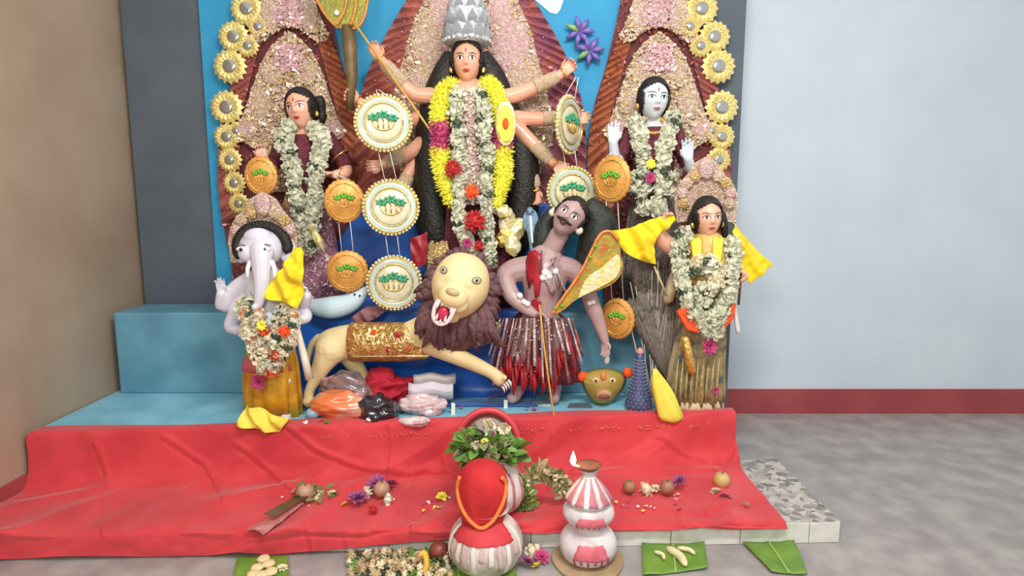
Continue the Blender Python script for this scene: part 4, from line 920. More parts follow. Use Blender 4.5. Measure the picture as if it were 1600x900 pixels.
for k in range(26):
    x = 782+k*4.7; f = (x-838)/66; z = math.sqrt(max(0, 1-f*f)); y0 = 562+16*math.sin(k*1.9)-(34 if x > 872 else 0); b = MB()
    b.tube([W(x, y0, D, 30*z+12), W(x+2, y0+24, D, 34*z+14), W(x+rnd.uniform(-4, 4), min(618, y0+rnd.uniform(40, 60)), D, 30*z+14)], [.006, .014, .002], 6); b.build('fringe', blood, dm)
b = MB(); scatter(b, [(790, 500), (886, 500), (890, 590), (786, 590)], D, 160, 1.3, tf=lambda x, y: 12+.62*math.sqrt(max(0, 58**2-(x-838)**2))); stuff(b.build('sequins', bead_pink, dm))
shaft('hanging_rope', 'thin yellow cord hanging from the demon waist to the red cloth', 'rope', crom([W(843, 476, D, 50), W(850, 540, D, 62), W(858, 600, D, 66), W(866, 652, 3.05, 0)], 24), .005, gold_cord)
# cobra beside the demon
cb = thing('cobra_figure', 'pale blue cobra with spread hood beside the demon head', 'snake', W(832, 420, D, -14))
blue_s = mat('pale blue scales', (150, 186, 210), (112, 150, 182), 90, .35, bump=.5, kind='voronoi')
b = MB(); limb(b, [(W(x, y, D, -12), r*S(D)) for x, y, r in ((833, 424, 5), (834, 395, 5.5), (832, 372, 7), (829, 350, 8), (828, 335, 7), (828, 328, 5))])
b.sphere(W(829, 345, D, -12), (13*S(D), .014, 19*S(D)), nu=20, nv=12); b.sphere(W(828, 330, D, -6), (6*S(D), .028, 5*S(D))); b.build('body', blue_s, cb, vox=.004)
for sx in (-1, 1):
    b = MB(); b.sphere(W(828+sx*3.5, 330, D, 0), .005, nu=8, nv=6); b.build('eye', eye_dark, cb)
b = MB(); b.tube(crom([W(829, 338, D, -6), W(830, 355, D, -5), W(832, 380, D, -4)], 10), .007, 6); b.build('belly_stripe', white_m, cb)
# shiny paper sword across the demon
ps = thing('paper_sword', 'shiny gold and orange paper sword leaning on the demon shoulder', 'sword', W(862, 492, D, 56))
ol = smooth2([(862, 492), (876, 470), (892, 448), (908, 424), (922, 396), (938, 366), (954, 362), (966, 376), (970, 396), (974, 418), (962, 440), (940, 452), (916, 460), (896, 472), (876, 488), (862, 492)], 3)
b = MB(); b.prism([W(x, y, D, 52) for x, y in ol], .012); bl = b.build('blade', mat('mottled gold orange foil', (210, 158, 62), (196, 120, 60), 16, .3, .4, bump=.5, c3=(170, 160, 70)), ps, smooth=False, bevel=.003)
hi = smooth2([(904, 466), (910, 446), (922, 430), (938, 420), (954, 406), (966, 398), (970, 416), (962, 434), (944, 446), (924, 456), (904, 466)], 3)
b = MB(); b.prism([W(x, y, D, 56) for x, y in hi], .008); b.build('painted_glint', gold_bright, bl, smooth=False, bevel=.002)  # bright reflection on the blade, put in as a raised pale gold patch
b = MB(); b.tube([W(x, y, D, 56) for x, y in ol[:22]], .008, 6); b.build('orange_edging', orange_f, bl)
b = MB()
for x, y in ((868, 482), (878, 478), (930, 385), (922, 402)): b.octa(W(x, y, D, 58), .012)
b.build('green_leaf_trim', lime, bl)
# buffalo-like green face mask at the demon's feet
mk = thing('animal_mask', 'olive green animal face mask with orange ears on the dais', 'mask', G(940, 634, ZD)+Vector((0, 0, .0)))
mo = smooth2([(908, 594), (910, 584), (925, 578), (945, 575), (965, 578), (978, 588), (976, 604), (966, 618), (954, 630), (940, 634), (926, 628), (914, 612), (908, 594)], 3)
DM = 3.24
n_ = len(mo); cx_, cy_ = 942, 604; vs = []; b = MB()
for rr, dp in ((1, 0), (.85, 9), (.55, 16), (.25, 20)): vs += [W(cx_+(x-cx_)*rr, cy_+(y-cy_)*rr, DM, dp) for x, y in mo]
vs += [W(cx_, cy_, DM, 21)]
fs = [(l*n_+i, l*n_+(i+1) % n_, (l+1)*n_+(i+1) % n_, (l+1)*n_+i) for l in range(3) for i in range(n_)]+[(3*n_+i, 3*n_+(i+1) % n_, 4*n_) for i in range(n_)]+[tuple(range(n_))]
b.add(vs, fs); b.build('face', mat('olive green painted clay', (166, 160, 70), (142, 146, 64), 14, .5, c3=(176, 140, 70)), mk)
for x, y in ((910, 588), (981, 582)):
    b = MB(); b.sphere(W(x, y, DM, 6), (8*S(DM), .018, 9*S(DM)), Matrix.Rotation(.4 if x < 930 else -.4, 3, 'Y')); b.build('ear', fl_orange, mk)
for x in (931, 957):
    b = MB(); b.sphere(W(x, 595, DM, 17), (6*S(DM), .008, 5*S(DM))); e = b.build('eye', mat('cream paint', (220, 206, 150), rough=.4), mk)
    b = MB(); b.sphere(W(x, 595, DM, 20), (2.4*S(DM), .004, 2.6*S(DM)), nu=10, nv=6); b.build('pupil', wood_m, e)
b = MB(); b.sphere(W(943, 588, DM, 20), (5*S(DM), .008, 7*S(DM))); b.build('forehead_spot', orange_f, mk)
b = MB(); b.sphere(W(943, 616, DM, 18), (14*S(DM), .022, 9*S(DM))); mz = b.build('muzzle', mat('tan painted muzzle', (196, 156, 112), (176, 128, 92), 20, .5), mk)
b = MB(); b.sphere(W(944, 620, DM, 24), (9*S(DM), .008, 4.5*S(DM))); b.build('mouth', mat('brown red mouth', (132, 70, 58), rough=.5), mz)
b = MB(); b.sphere(W(948, 562, 3.26), (.016, .012, .026)); nn = b.build('white_tassel', white_m, origin=W(948, 566, 3.26)); tag(nn, 'white tassel hanging from the demon fingers above the mask', 'tassel')
# ---- young warrior god, right front ---------------------------------------------------
def fan_crown(parent, cx, cy, r, D, apex, m_=tinsel):
    """pointed lobed halo standing behind a small statue's head"""
    pts = [(cx-r*1.0, cy+r*.9), (cx-r*1.08, cy+r*.2), (cx-r*.95, cy-r*.35), (cx-r*.62, cy-r*.75), (cx-r*.4, cy-r*1.1), (cx, cy-apex)]
    o = mir(cx, smooth2(pts, 4)); hb = board(o, D, .02, 'halo', m_, parent)
    for k in range(9):
        a = R(-20+k*27.5); b = MB(); b.sphere(W(cx+math.cos(a)*r*.82, cy-math.sin(a)*r*.75, D, 6), (r*.2*S(D), .014, r*.2*S(D)), nu=14, nv=8); b.build('halo_lobe', (tinsel, tinsel_pink, tinsel_gold)[k % 3], hb)
    b = MB(); b.sphere(W(cx, cy-r*.95, D, 8), (r*.24*S(D), .016, r*.36*S(D)), nu=14, nv=8); b.build('halo_crest', tinsel_pink, hb)
    for mm, c_, nm in ((bead_m, 200, 'cream_beads'), (bead_gold, 120, 'gold_beads')):
        b = MB(); scatter(b, o, D-.035, c_, 1.15); stuff(b.build(nm, mm, hb))
D = 3.22
kt = thing('warrior_god_statue', 'small peach-faced god statue in yellow scarf, right front of the dais', 'statue', G(1085, 640, ZD))
fan_crown(kt, 1104, 306, 46, D+.06, 62)
H = Head(W(1105, 341, D, 8), 60*S(D), roll=-2, yaw=2, wr=.7, jaw=.36)
b = MB(); H.mesh(b)
limb(b, chainW(D, [(1105, 362, 2, 12), (1105, 380, 0, 13)]))
limb(b, chainW(D, [(1105, 392, 0, 28), (1105, 430, 0, 31), (1100, 475, 0, 26), (1097, 505, 0, 22), (1094, 550, 0, 16)]), 16)
for x, t in ((1076, 0), (1106, 6)): limb(b, chainW(D, [(x+4, 540, 0, 17), (x, 590, 4, 12), (x-2, 624, 4, 8), (x-4, 633, 14, 8)]))
limb(b, chainW(D, [(1082, 386, 2, 15), (1056, 388, 6, 14), (1036, 376, 14, 13), (1030, 362, 22, 11), (1036, 350, 28, 8)]))
hand(b, W(1036, 348, D, 28), (.3, -.2, .9), (.6, -.6, 0), 28*S(D), .9, 1)
limb(b, chainW(D, [(1130, 386, 2, 15), (1146, 405, 4, 13), (1154, 420, 10, 11), (1158, 424, 18, 8)]))
hand(b, W(1159, 424, D, 18), (.2, -.6, -.7), (-.7, -.5, 0), 28*S(D), 1.0, 1)
b.build('body', skin_face, kt, vox=VOX)
H.face(kt, third=False); H.hair(kt, line=.32, side=.38, low=-.3, k=1.12); earrings(H, kt)
for sx in (-1, 1):
    b = MB(); b.tube(crom([W(1105+sx*22, 330, D, 0), W(1105+sx*26, 352, D, -2), W(1105+sx*30, 380, D, -4)], 8), [.012, .02, .022, .022, .02, .018, .012, .006], 8); b.build('hair_lock', hair_m, kt)
b = MB(); limb(b, chainW(D, [(1105, 388, 2, 30), (1105, 430, 2, 33), (1100, 475, 2, 29)]), 20); b.build('tunic', mat('yellow gold tunic', (226, 196, 110), (206, 170, 90), 40, .5, bump=.3), kt, vox=.006)
for sx in (-1, 1):
    rows = []
    for k in range(9):
        y = 372+k*6; xa, xb = 1105+sx*(10-k*.3), 1105+sx*(27-k*.9); rows.append([W(xa+(xb-xa)*i/5, y, D, (6 if k == 0 else 14 if k == 1 else 4)+math.sqrt(max(0, 34**2-(xa+(xb-xa)*i/5-1105)**2))*(.55 if k < 2 else 1)+1.5*math.sin(i*2+k)) for i in range(6)])
    b = MB(); b.grid(rows); b.build('scarf', fl_yellow, kt, solid=.006)
b = MB(); skirt(b, D, [(1100, 462, 34), (1096, 500, 37), (1094, 530, 39), (1088, 570, 42), (1086, 605, 44), (1084, 634, 43)], 16, .16, .6)
b.build('dhoti', mat('grey gold pleated cloth', (160, 146, 112), (84, 92, 98), 16, .5, .05, bump=.4, c3=(150, 132, 84)), kt)
b = MB(); rows = [[W(1070+sx*7+q*12, 525+q*60, D, 36+6*math.sin(q*3)+sx*2) for sx in (-1, 0, 1)] for q in [i/10 for i in range(11)]]; b.grid(rows); b.build('gold_sash', gold, kt, solid=.005)
b = MB(); skirt(b, D, [(1084, 622, 45), (1084, 630, 46), (1084, 636, 45)], 16, .1, .62, 64); b.build('hem', mat('cream hem', (214, 196, 158), (196, 174, 136), 30, .6), kt)
b = MB()
for k in range(9): x = 1056+k*8; b.tube([W(x+4, 560, D, 24+2*(k % 3)), W(x, 600, D, 28), W(x-2, 630, D, 27)], [.004, .007, .007], 6)
b.build('pleat_trim', mat('dull olive trim', (150, 134, 84), (190, 172, 120), 60, .5, .1), kt)
for s0, pts in ((0, [(1058, 488), (1072, 478), (1092, 500), (1094, 522), (1074, 516)]), (1, [(1152, 474), (1146, 500), (1128, 520), (1116, 512), (1126, 488)])):
    b = MB(); b.prism([W(x, y, D, 48) for x, y in pts], .04); b.build('orange_sash', fl_orange, kt, smooth=False, bevel=.008)
b = MB(); b.tube([W(1158, 400, D, 24), W(1157, 440, D, 24), W(1154, 476, D, 22)], .007, 8); nn = b.build('bow_stick', wood_m, origin=W(1154, 476, D, 22)); tag(nn, 'brown stick gripped in the right front god statue hand', 'stick')
for xx, lb in ((1150, 'white tassel cord hanging from the right front statue elbow'),):
    b = MB(); b.tube(crom([W(1147, 400, D, 26), W(1150, 440, D, 28), W(1148, 480, D, 28), W(1154, 522, D, 28)], 16), [.004]*8+[.005, .006, .008, .01, .011, .012, .012, .006], 8); nn = b.build('white_tassel', cord_m, origin=W(1154, 522, D, 28)); tag(nn, lb, 'tassel')
garland('outer white flower garland looping round the right front god statue', [(1066, 366, 20), (1060, 395, 30), (1066, 430, 36), (1078, 470, 44), (1096, 500, 46), (1112, 520, 46), (1124, 494, 46), (1136, 460, 42), (1144, 420, 34), (1146, 380, 22)], kw, 2.8, 13, D, 'white garlands on the right front statue')
garland('inner white flower garland filling the right front god chest', [(1084, 420, 36), (1098, 412, 42), (1116, 418, 42), (1124, 440, 44), (1106, 452, 48), (1090, 462, 46), (1104, 478, 48), (1112, 500, 48)], lambda u, k: (FLG, 'leaf_clump') if k % 7 == 3 else (FLW+FLC, 'flower'), 2.3, 13, D, 'white garlands on the right front statue')
tag(inst('magenta_flower', RMG, None, W(1108, 541, D, 46), (R(90), 0, .3), 15*S(D)), 'magenta flower hanging at the right front god waist', 'flower')
tag(inst('magenta_flower', RMG, None, W(1118, 610, D, 30), (R(90), 0, .3), 7*S(D)), 'tiny dark pink flower by the hem of the grey gold dhoti', 'flower')
def cloth(label, rows, D, m_, wr=.012, fr=9, seed=0, solid=.004, name='yellow_cloth', cat='cloth', base=None):
    R_ = [[W(p[0], p[1], D, p[2]) for p in r] for r in rows]; mb = sheet(R_, 44, 44, wr, fr, seed)
    mb.v = [v+Vector((0, -wr*.8*math.sin(v.x*70+v.z*45+3*noise.noise(v*6)), 0)) for v in mb.v]; nn = mb.build(name, m_, solid=solid, origin=base if base is not None else R_[-1][len(R_[-1])//2]); return tag(nn, label, cat)
cloth('bright yellow cloth fanned out from the right front god raised arm', [[(1052, 336, 26), (1054, 344, 34), (1048, 352, 36)], [(1020, 342, 30), (1030, 358, 42), (1026, 372, 38)], [(985, 356, 30), (1000, 378, 44), (1024, 392, 40)], [(955, 360, 26), (982, 398, 40), (1026, 413, 36)]], D, yellow_cloth, .02, 12, 2)
cloth('bright yellow cloth spread out over the wall side arm of the right front god', [[(1144, 346, 10), (1147, 352, 18), (1146, 362, 22)], [(1166, 372, 12), (1160, 390, 22), (1152, 400, 24)], [(1190, 398, 12), (1174, 418, 20), (1160, 428, 22)], [(1207, 412, 10), (1186, 432, 16), (1172, 444, 18)]], D, yellow_cloth, .016, 12, 5)
# ---- elephant headed god, left front ----------------------------------------------------
D = 3.08
gn = thing('elephant_god_statue', 'pale lilac elephant-headed god statue with gold dhoti at photo left edge', 'statue', G(420, 650, ZD))
fan_crown(gn, 410, 366, 50, D+.06, 66)
b = MB(); c = W(408, 388, D, 12); q = S(D)
b.sphere(c, (33*q, 28*q, 30*q), nu=24, nv=16); b.sphere(c+Vector((0, -.03, .055)), (22*q, 16*q, 15*q), nu=18, nv=12)
for sx in (-1, 1): b.sphere(c+Vector((sx*13*q, -20*q, -6*q)), (14*q, 12*q, 14*q), nu=16, nv=10)
limb(b, chainW(D, [(408, 392, 32, 17), (409, 415, 40, 14.5), (409, 438, 44, 12), (407, 458, 46, 9.5), (404, 474, 46, 7.5), (398, 480, 50, 6)]))
limb(b, chainW(D, [(412, 415, 0, 16), (416, 440, 0, 30), (420, 480, 0, 38), (424, 520, 2, 42), (426, 556, 0, 32), (426, 585, 0, 24)]), 18)
limb(b, chainW(D, [(440, 438, 4, 17), (462, 450, 8, 14), (472, 474, 12, 12), (478, 462, 22, 9)]))
hand(b, W(477, 462, D, 24), (-.05, -.2, 1), (-.2, -1, 0), 26*S(D), .9, -1)
limb(b, chainW(D, [(445, 455, 2, 16), (466, 482, 8, 13), (478, 494, 16, 10), (470, 500, 28, 8)]))
hand(b, W(470, 500, D, 30), (-.9, -.4, -.1), (0, -.5, -1), 26*S(D), .8, 1)
limb(b, chainW(D, [(392, 440, 4, 17), (366, 455, 8, 14), (348, 478, 12, 11), (346, 460, 20, 8)])); hand(b, W(346, 458, D, 20), (0, -.1, 1), (0, -1, 0), 28*S(D), .2, 1)
limb(b, chainW(D, [(390, 455, 2, 16), (370, 490, 8, 13), (360, 510, 16, 10), (372, 516, 26, 8)])); hand(b, W(374, 516, D, 26), (.9, -.4, 0), (0, -.5, -1), 26*S(D), .7, -1)
for x in (404, 446): limb(b, chainW(D, [(x, 590, 2, 18), (x, 625, 4, 13), (x, 648, 8, 10), (x, 652, 18, 9)]))
b.build('body', mat('painted clay pale lilac', (224, 222, 232), (208, 206, 220), 6, .45, coat=.25), gn, vox=VOX)
ear_m = mat('painted clay ear pink lilac', (208, 188, 206), (190, 166, 190), 8, .5)
for sx in (-1, 1):
    b = MB(); b.sphere(c+Vector((sx*37*q, 10*q, -4*q)), (13*q, 5*q, 20*q), Matrix.Rotation(sx*.4, 3, 'Z'), 16, 10); b.build('ear', MATS['painted clay pale lilac'], gn)
    b = MB(); b.tube(crom([W(408+sx*16, 408, D, 36), W(408+sx*21, 420, D, 44), W(408+sx*21, 434, D, 50)], 8), [.012, .0125, .012, .011, .01, .009, .006, .002], 8); b.build('tusk', white_m, gn)
    b = MB(); b.sphere(c+Vector((sx*19*q, -28*q, 1*q)), (7.5*q, 4*q, 3.6*q), nu=12, nv=8); e = b.build('eye', eye_white, gn)
    b = MB(); b.sphere(c+Vector((sx*17.5*q, -31.6*q, .6*q)), (2.8*q, 1.6*q, 2.8*q), nu=10, nv=6); b.build('iris', eye_dark, e)
    b = MB(); b.tube([c+Vector((sx*(19+k*3.5)*q, (-29+abs(k)*1.2)*q, (8-abs(k)*.8)*q)) for k in (-2, -1, 0, 1, 2)], .003, 6); b.build('eyebrow', mat('grey brow paint', (110, 104, 124), rough=.5), gn)
b = MB(); b.sphere(c+Vector((0, -.075, .06)), (.007, .004, .014), nu=10, nv=6); b.build('forehead_mark', mark_red, gn)
b = MB()
for k in range(27): a = R(-8+k*7.5); b.tube([c+Vector((math.cos(a)*34*q, 2*q, math.sin(a)*32*q)), c+Vector((math.cos(a+.12)*41*q, 4*q, math.sin(a+.12)*37*q)), c+Vector((math.cos(a+.3)*43*q, 8*q, math.sin(a+.3)*36*q))], [.018, .022, .016], 8)
b.build('hair', hair_m, gn)
b = MB(); skirt(b, D, [(424, 540, 36), (424, 565, 42), (424, 590, 44), (426, 620, 44), (428, 650, 43)], 12, .1, .62); b.build('dhoti', mat('gold yellow dhoti satin', (222, 172, 44), (196, 140, 34), 14, .35, .35, bump=.3), gn)
b = MB(); skirt(b, D, [(422, 556, 40), (422, 566, 43), (422, 576, 44)], 12, .03, .64, 64); b.build('waist_band', mat('pink red band', (204, 96, 104), rough=.5), gn)
kg = lambda u, k: (FLG, 'leaf_clump') if k % 6 == 2 else ([RO], 'orange_flower') if k % 11 == 7 else (FLW+FLC, 'flower')
garland('mixed white and orange flower garland, inner loop on the elephant god', [(392, 470, 44), (400, 495, 50), (408, 520, 54), (418, 545, 54), (430, 525, 54), (440, 500, 50), (446, 478, 44)], kg, 2.6, 12.5, D, 'garlands on the elephant god')
garland('mixed white and orange flower garland, outer loop on the elephant god', [(380, 470, 40), (388, 510, 50), (402, 550, 54), (420, 574, 54), (440, 554, 54), (452, 520, 50), (456, 490, 42)], kg, 2.6, 12.5, D, 'garlands on the elephant god')
tag(inst('orange_flower', RO, None, W(444, 518, D, 64), (R(90), 0, 0), 10*S(D)), 'bright orange flower on the elephant god garland right side', 'flower')
tag(inst('yellow_flower', RYL, None, W(409, 508, D, 64), (R(90), 0, 0), 9*S(D)), 'yellow flower below the elephant god trunk tip', 'flower')
tag(inst('magenta_flower', RMG, None, W(404, 596, D, 40), (R(90), 0, 0), 15*S(D)), 'pink magenta flower at the elephant god waist', 'flower')
b = MB(); b.tube([W(458, 488, D, 40), W(466, 520, D, 42), W(476, 560, D, 42), W(484, 592, D, 40)], [.008, .014, .018, .021], 12); nn = b.build('white_horn', mat('ivory white horn', (232, 226, 206), (216, 208, 184), 12, .4), origin=W(484, 592, D, 40)); tag(nn, 'tapering ivory white horn held beside the elephant god', 'horn')
cloth('bright yellow cloth hanging from the elephant god arm', [[(462, 386, 34), (470, 386, 30), (474, 392, 28)], [(444, 412, 38), (460, 414, 50), (474, 420, 40)], [(424, 440, 40), (448, 452, 58), (472, 456, 44)], [(412, 466, 44), (440, 472, 60), (468, 482, 48)]], D, yellow_cloth, .02, 12, 8)
# pale mouse behind him
D = 3.36
ms = thing('mouse_figure', 'pale blue-white curled mouse figure under the orange gold medallion', 'figurine', W(520, 492, D))
b = MB(); limb(b, chainW(D, [(484, 476, 0, 10), (500, 480, 2, 15), (522, 480, 4, 18), (545, 474, 6, 16), (560, 464, 8, 12), (570, 454, 10, 7)]), 16); b.build('body', mat('pale blue white paint', (200, 210, 226), (184, 194, 214), 6, .45), ms, vox=.005)
for x, y in ((554, 460), (562, 462)):
    b = MB(); b.sphere(W(x, y, D, 20), .006, nu=10, nv=6); b.build('eye', eye_dark, ms)
b = MB(); b.sphere(W(546, 452, D, 8), (.022, .012, .03), Matrix.Rotation(.5, 3, 'Y')); b.build('ear', mat('pink ear paint', (206, 150, 150), rough=.5), ms)
b = MB(); b.tube(crom([W(484, 478, D, 0), W(472, 470, D, 0), W(466, 455, D, 0)], 8), [.012, .011, .009, .008, .006, .005, .004, .002], 8); b.build('tail', mat('pink tail paint', (214, 160, 166), rough=.5), ms)
cloth('dull mauve cloth fold lying beside the mouse figure', [[(572, 480, 10), (560, 488, 16), (548, 496, 14)], [(590, 478, 8), (574, 490, 18), (556, 504, 14)], [(606, 482, 6), (590, 496, 14), (562, 508, 12)]], D, mat('mauve cotton', (160, 110, 112), (130, 84, 90), 12, .7), .01, 12, 4, name='cloth_fold')
cloth('dark red cloth wedge hanging behind the lowest glass medallion', [[(640, 372, 0), (655, 368, 2), (668, 362, 0)], [(642, 395, 0), (656, 392, 4), (668, 386, 0)], [(648, 418, 0), (658, 416, 2), (666, 412, 0)]], 3.34, mat('dark red satin', (166, 34, 46), (132, 24, 36), 12, .4), .006, 12, 4, name='cloth_fold')
# ---- peacock plumage, vase, sticks ---------------------------------------------------------
D = 3.36
pk = thing('peacock_plumage', 'fan of grey brown peacock feathers left of the right front god', 'feathers', W(1030, 600, D))
fm = mat('grey brown feather', (128, 116, 106), (92, 82, 74), 60, .7, rnd=.25); fm2 = mat('pale feather quill', (186, 178, 164), rough=.6); fm3 = mat('feather eye teal', (70, 96, 96), (100, 84, 60), 40, .5)
rnd = random.Random(3); base = W(1036, 590, D)
for k in range(34):
    a = R(62+k*2.6 if k < 20 else 70+(k-20)*4.2); L_ = (.70 if k < 20 else .52)*rnd.uniform(.85, 1.05); dy = -.0035*k if k < 20 else -.09-.002*k
    d_ = Vector((math.cos(a)*.7, 0, math.sin(a))).normalized(); sd_ = Vector((d_.z, 0, -d_.x)); o = base+Vector((0, dy+.03, 0)); wd = .036; b = MB()
    prof = ((0, .15), (.25, .6), (.55, .85), (.8, 1.25), (.92, 1), (1, .1)); vs = []
    for t, w0 in prof: vs += [o+d_*L_*t-sd_*wd*w0+Vector((0, .004, 0)), o+d_*L_*t+Vector((0, -.004, 0)), o+d_*L_*t+sd_*wd*w0+Vector((0, .004, 0))]
    b.add(vs, [(i*3+j, i*3+j+1, (i+1)*3+j+1, (i+1)*3+j) for i in range(5) for j in (0, 1)]); f_ = b.build('feather', fm, pk, solid=.0015)
    b = MB(); b.tube([o+Vector((0, -.006, 0)), o+d_*L_*.9+Vector((0, -.007, 0))], [.003, .0012], 5); b.build('quill', mat('dull quill', (150, 140, 128), rough=.7), f_)
    b = MB(); b.sphere(o+d_*L_*.82+Vector((0, -.006, 0)), (.012, .003, .016), nu=10, nv=6); b.build('eye_spot', fm3, f_)
D = 3.2; c = G(1001, 645, ZD); c.y = 3.17
vs_ = thing('vase', 'dark blue dotted long-necked vase with pink tip on the dais', 'vase', (c.x, c.y, ZD)); q = S(3.17)
b = MB(); b.lathe((c.x, c.y, ZD), [(14*q, 0), (20*q, 1*q), (22*q, 8*q), (19*q, 22*q), (13*q, 42*q), (9*q, 64*q), (7.5*q, 84*q), (7*q, 92*q), (5*q, 93*q), (.001, 92*q)], 32, lambda th, v: 1+.025*math.cos(16*th)); b.build('body', mat('dark blue glaze', (66, 72, 112), (82, 90, 128), 24, .3), vs_)
b = MB()
for j in range(15):
    z = 4+j*5.6; r = [(0, 20), (8, 22), (22, 19), (42, 13), (64, 9), (84, 7.5), (93, 7)]
    for i in range(6):
        if r[i][0] <= z <= r[i+1][0]: rr = r[i][1]+(r[i+1][1]-r[i][1])*(z-r[i][0])/(r[i+1][0]-r[i][0])
    for k in range(16): a = 2*math.pi*(k+.5*(j % 2))/16; b.octa((c.x+math.cos(a)*rr*q*1.02, c.y+math.sin(a)*rr*q*1.02, ZD+z*q), .9*q)
stuff(b.build('white_dots', mat('white glaze dots', (210, 214, 230), rough=.3), vs_))
b = MB(); b.sphere((c.x, c.y, ZD+95*q), (5*q, 5*q, 7*q)); b.build('stopper', mat('pink paint tip', (232, 150, 140), rough=.4), vs_)
for k in range(13):
    xb = 1014+rnd.uniform(-8, 12); xt = 1012+(k-6)*6.5+rnd.uniform(-3, 3); yt = rnd.uniform(400, 480)
    shaft('thin_stick', 'thin pale stick of the spray standing behind the dotted vase', 'stick', crom([W(xt, yt, 3.24), W((xt+xb)/2+rnd.uniform(-3, 3), (yt+610)/2, 3.24), W(xb, 622, 3.24)], 8), .0026, fm2, 'thin sticks behind the vase', 5)
shaft('arrow', 'pale yellow arrow shaft slanting down under the spread yellow cloth', 'stick', [W(1022, 416, 3.14), W(1042, 462, 3.16)], .006, mat('pale cane', (206, 192, 140), rough=.6))
b = MB(); b.tube([W(1038, 476, 3.2), W(1044, 468, 3.18), W(1052, 440, 3.18), W(1056, 410, 3.2)], [.006, .03, .032, .004], 8); nn = b.build('banana_flower', mat('dry beige husk', (190, 176, 140), (160, 142, 108), 20, .7), origin=W(1038, 476, 3.2)); tag(nn, 'dry beige husk beside the right front god garland', 'husk')
# yellow folded cloth standing on the dais edge, pale one at the far left
D = 3.0
def pod(label, D, mid, wid, m_, seed, name='yellow_cloth'):
    """folded upright cloth bundle: a closed, creased pod"""
    b = MB(); n_ = 18; ctr = crom([W(x, y, D, t) for x, y, t in mid], 22); ww = [v.x for v in crom([Vector((w_, 0, 0)) for w_ in wid], 22)]; vs = []
    for j, p in enumerate(ctr):
        for k in range(n_):
            a = 2*math.pi*k/n_; r = ww[j]*S(D)*(1+.34*noise.noise(Vector((math.cos(a)*2.2, math.sin(a)*2.2, j*.1+seed)))+.06*math.cos(5*a))
            vs.append(p+Vector((math.cos(a)*r, math.sin(a)*r*.55, .1*r*math.sin(a*2))))
    b.add(vs, [(j*n_+k, j*n_+(k+1) % n_, (j+1)*n_+(k+1) % n_, (j+1)*n_+k) for j in range(21) for k in range(n_)]+[tuple(range(n_)), tuple(range(21*n_, 22*n_))])
    nn = b.build(name, m_, origin=ctr[-1]); return tag(nn, label, 'cloth')
pod('folded pale yellow cloth standing beside the dotted vase', 3.09, [(1023, 576, 0), (1030, 600, 6), (1040, 628, 10), (1046, 650, 12), (1047, 658, 12)], [3, 12, 19, 20, 12], yellow_pale, 2)
cloth('pale yellow cloth heap at the foot of the elephant god', [[(384, 634, 30), (410, 640, 36), (446, 652, 26)], [(376, 648, 36), (408, 656, 44), (450, 656, 30)], [(372, 664, 38), (404, 672, 46), (436, 676, 34)]], 2.98, yellow_pale, .02, 10, 6)
# ------------------------------------------------------------------ packets and cloths on the dais
plastic_o = mat('orange plastic packet', (226, 112, 62), (206, 150, 130), 9, .18, coat=.8, bump=.5, bscale=18, c3=(230, 130, 70))
plastic_c = mat('clear crinkled plastic', (208, 176, 180), (180, 130, 140), 14, .15, coat=.8, bump=.6, bscale=22, c3=(226, 206, 206))
plastic_b = mat('black plastic bag', (46, 44, 54), (30, 28, 36), 9, .16, coat=.8, bump=.6, bscale=18)
crimson = mat('crimson cloth', (190, 30, 54), (160, 20, 42), 8, .8, bump=.3)
greyw = mat('white cotton cloth', (222, 216, 224), (202, 196, 208), 8, .8, bump=.2)
def lump(name, label, cat, px, py, D, r, m_, amp=.25, fr=9, seed=0, nu=36, nv=24, smooth=True, rot=0, an=(1, 1, 1)):
    """crumpled soft thing: r = half sizes in px (x, depth, z); py = base line"""
    q = S(D); c = W(px, py, D)+Vector((0, 0, r[2]*q*.8)); b = MB(); b.sphere((0, 0, 0), (r[0]*q, r[1]*q, r[2]*q), Matrix.Rotation(rot, 3, 'Y'), nu, nv)
    A_ = Matrix.Diagonal(an)
    for v in b.v:
        d = v.normalized(); o_ = v.copy(); v_ = A_@v; k = noise.noise(v_*fr+Vector((seed, 2, 3)))+.5*noise.noise(v_*fr*2.4+Vector((1, seed, 3))); rid = 1-2*abs(noise.noise(v_*fr*1.4+Vector((5, 3, seed))))
        v += d*(k*amp+rid*amp*.35)*r[2]*q; v += c
    lo = c.z-r[2]*q*.8
    for v in b.v: v.z = max(v.z, lo)
    return tag(b.build(name, m_, origin=(c.x, c.y, lo), smooth=smooth), label, cat)
def dl(px, py): p = G(px, py, ZD); return p.y
lump('plastic_packet', 'folded orange plastic packet at the lion hind foot', 'packet', 534, 650, dl(534, 652), (48, 24, 21), plastic_o, .35, 10, 1, nu=60, nv=36, an=(.5, 1.5, 2.6), rot=.1)
lump('plastic_packet', 'pink and smoky clear plastic wrapper piled on the orange packet', 'packet', 540, 628, dl(538, 640), (42, 22, 27), mat('smoky pink clear plastic', (158, 128, 124), (206, 150, 146), 10, .12, coat=1, bump=.4, bscale=20, c3=(110, 100, 104)), .45, 10, 4, nu=60, nv=36, an=(.7, 1.5, 2.2), rot=.25)
lump('plastic_bag', 'glossy black plastic bag in front of the crimson cloth', 'bag', 590, 656, dl(590, 654), (31, 20, 23), plastic_b, .4, 12, 2, nu=50, nv=30, an=(.8, 1, 2))
lump('crimson_cloth', 'folded crimson cloth heap between black bag and white cloth', 'cloth', 602, 634, dl(602, 634), (42, 22, 31), crimson, .5, 9, 3, nu=70, nv=46, an=(.8, 1.4, 2.2), rot=-.2)
b = MB(); DD = 3.22
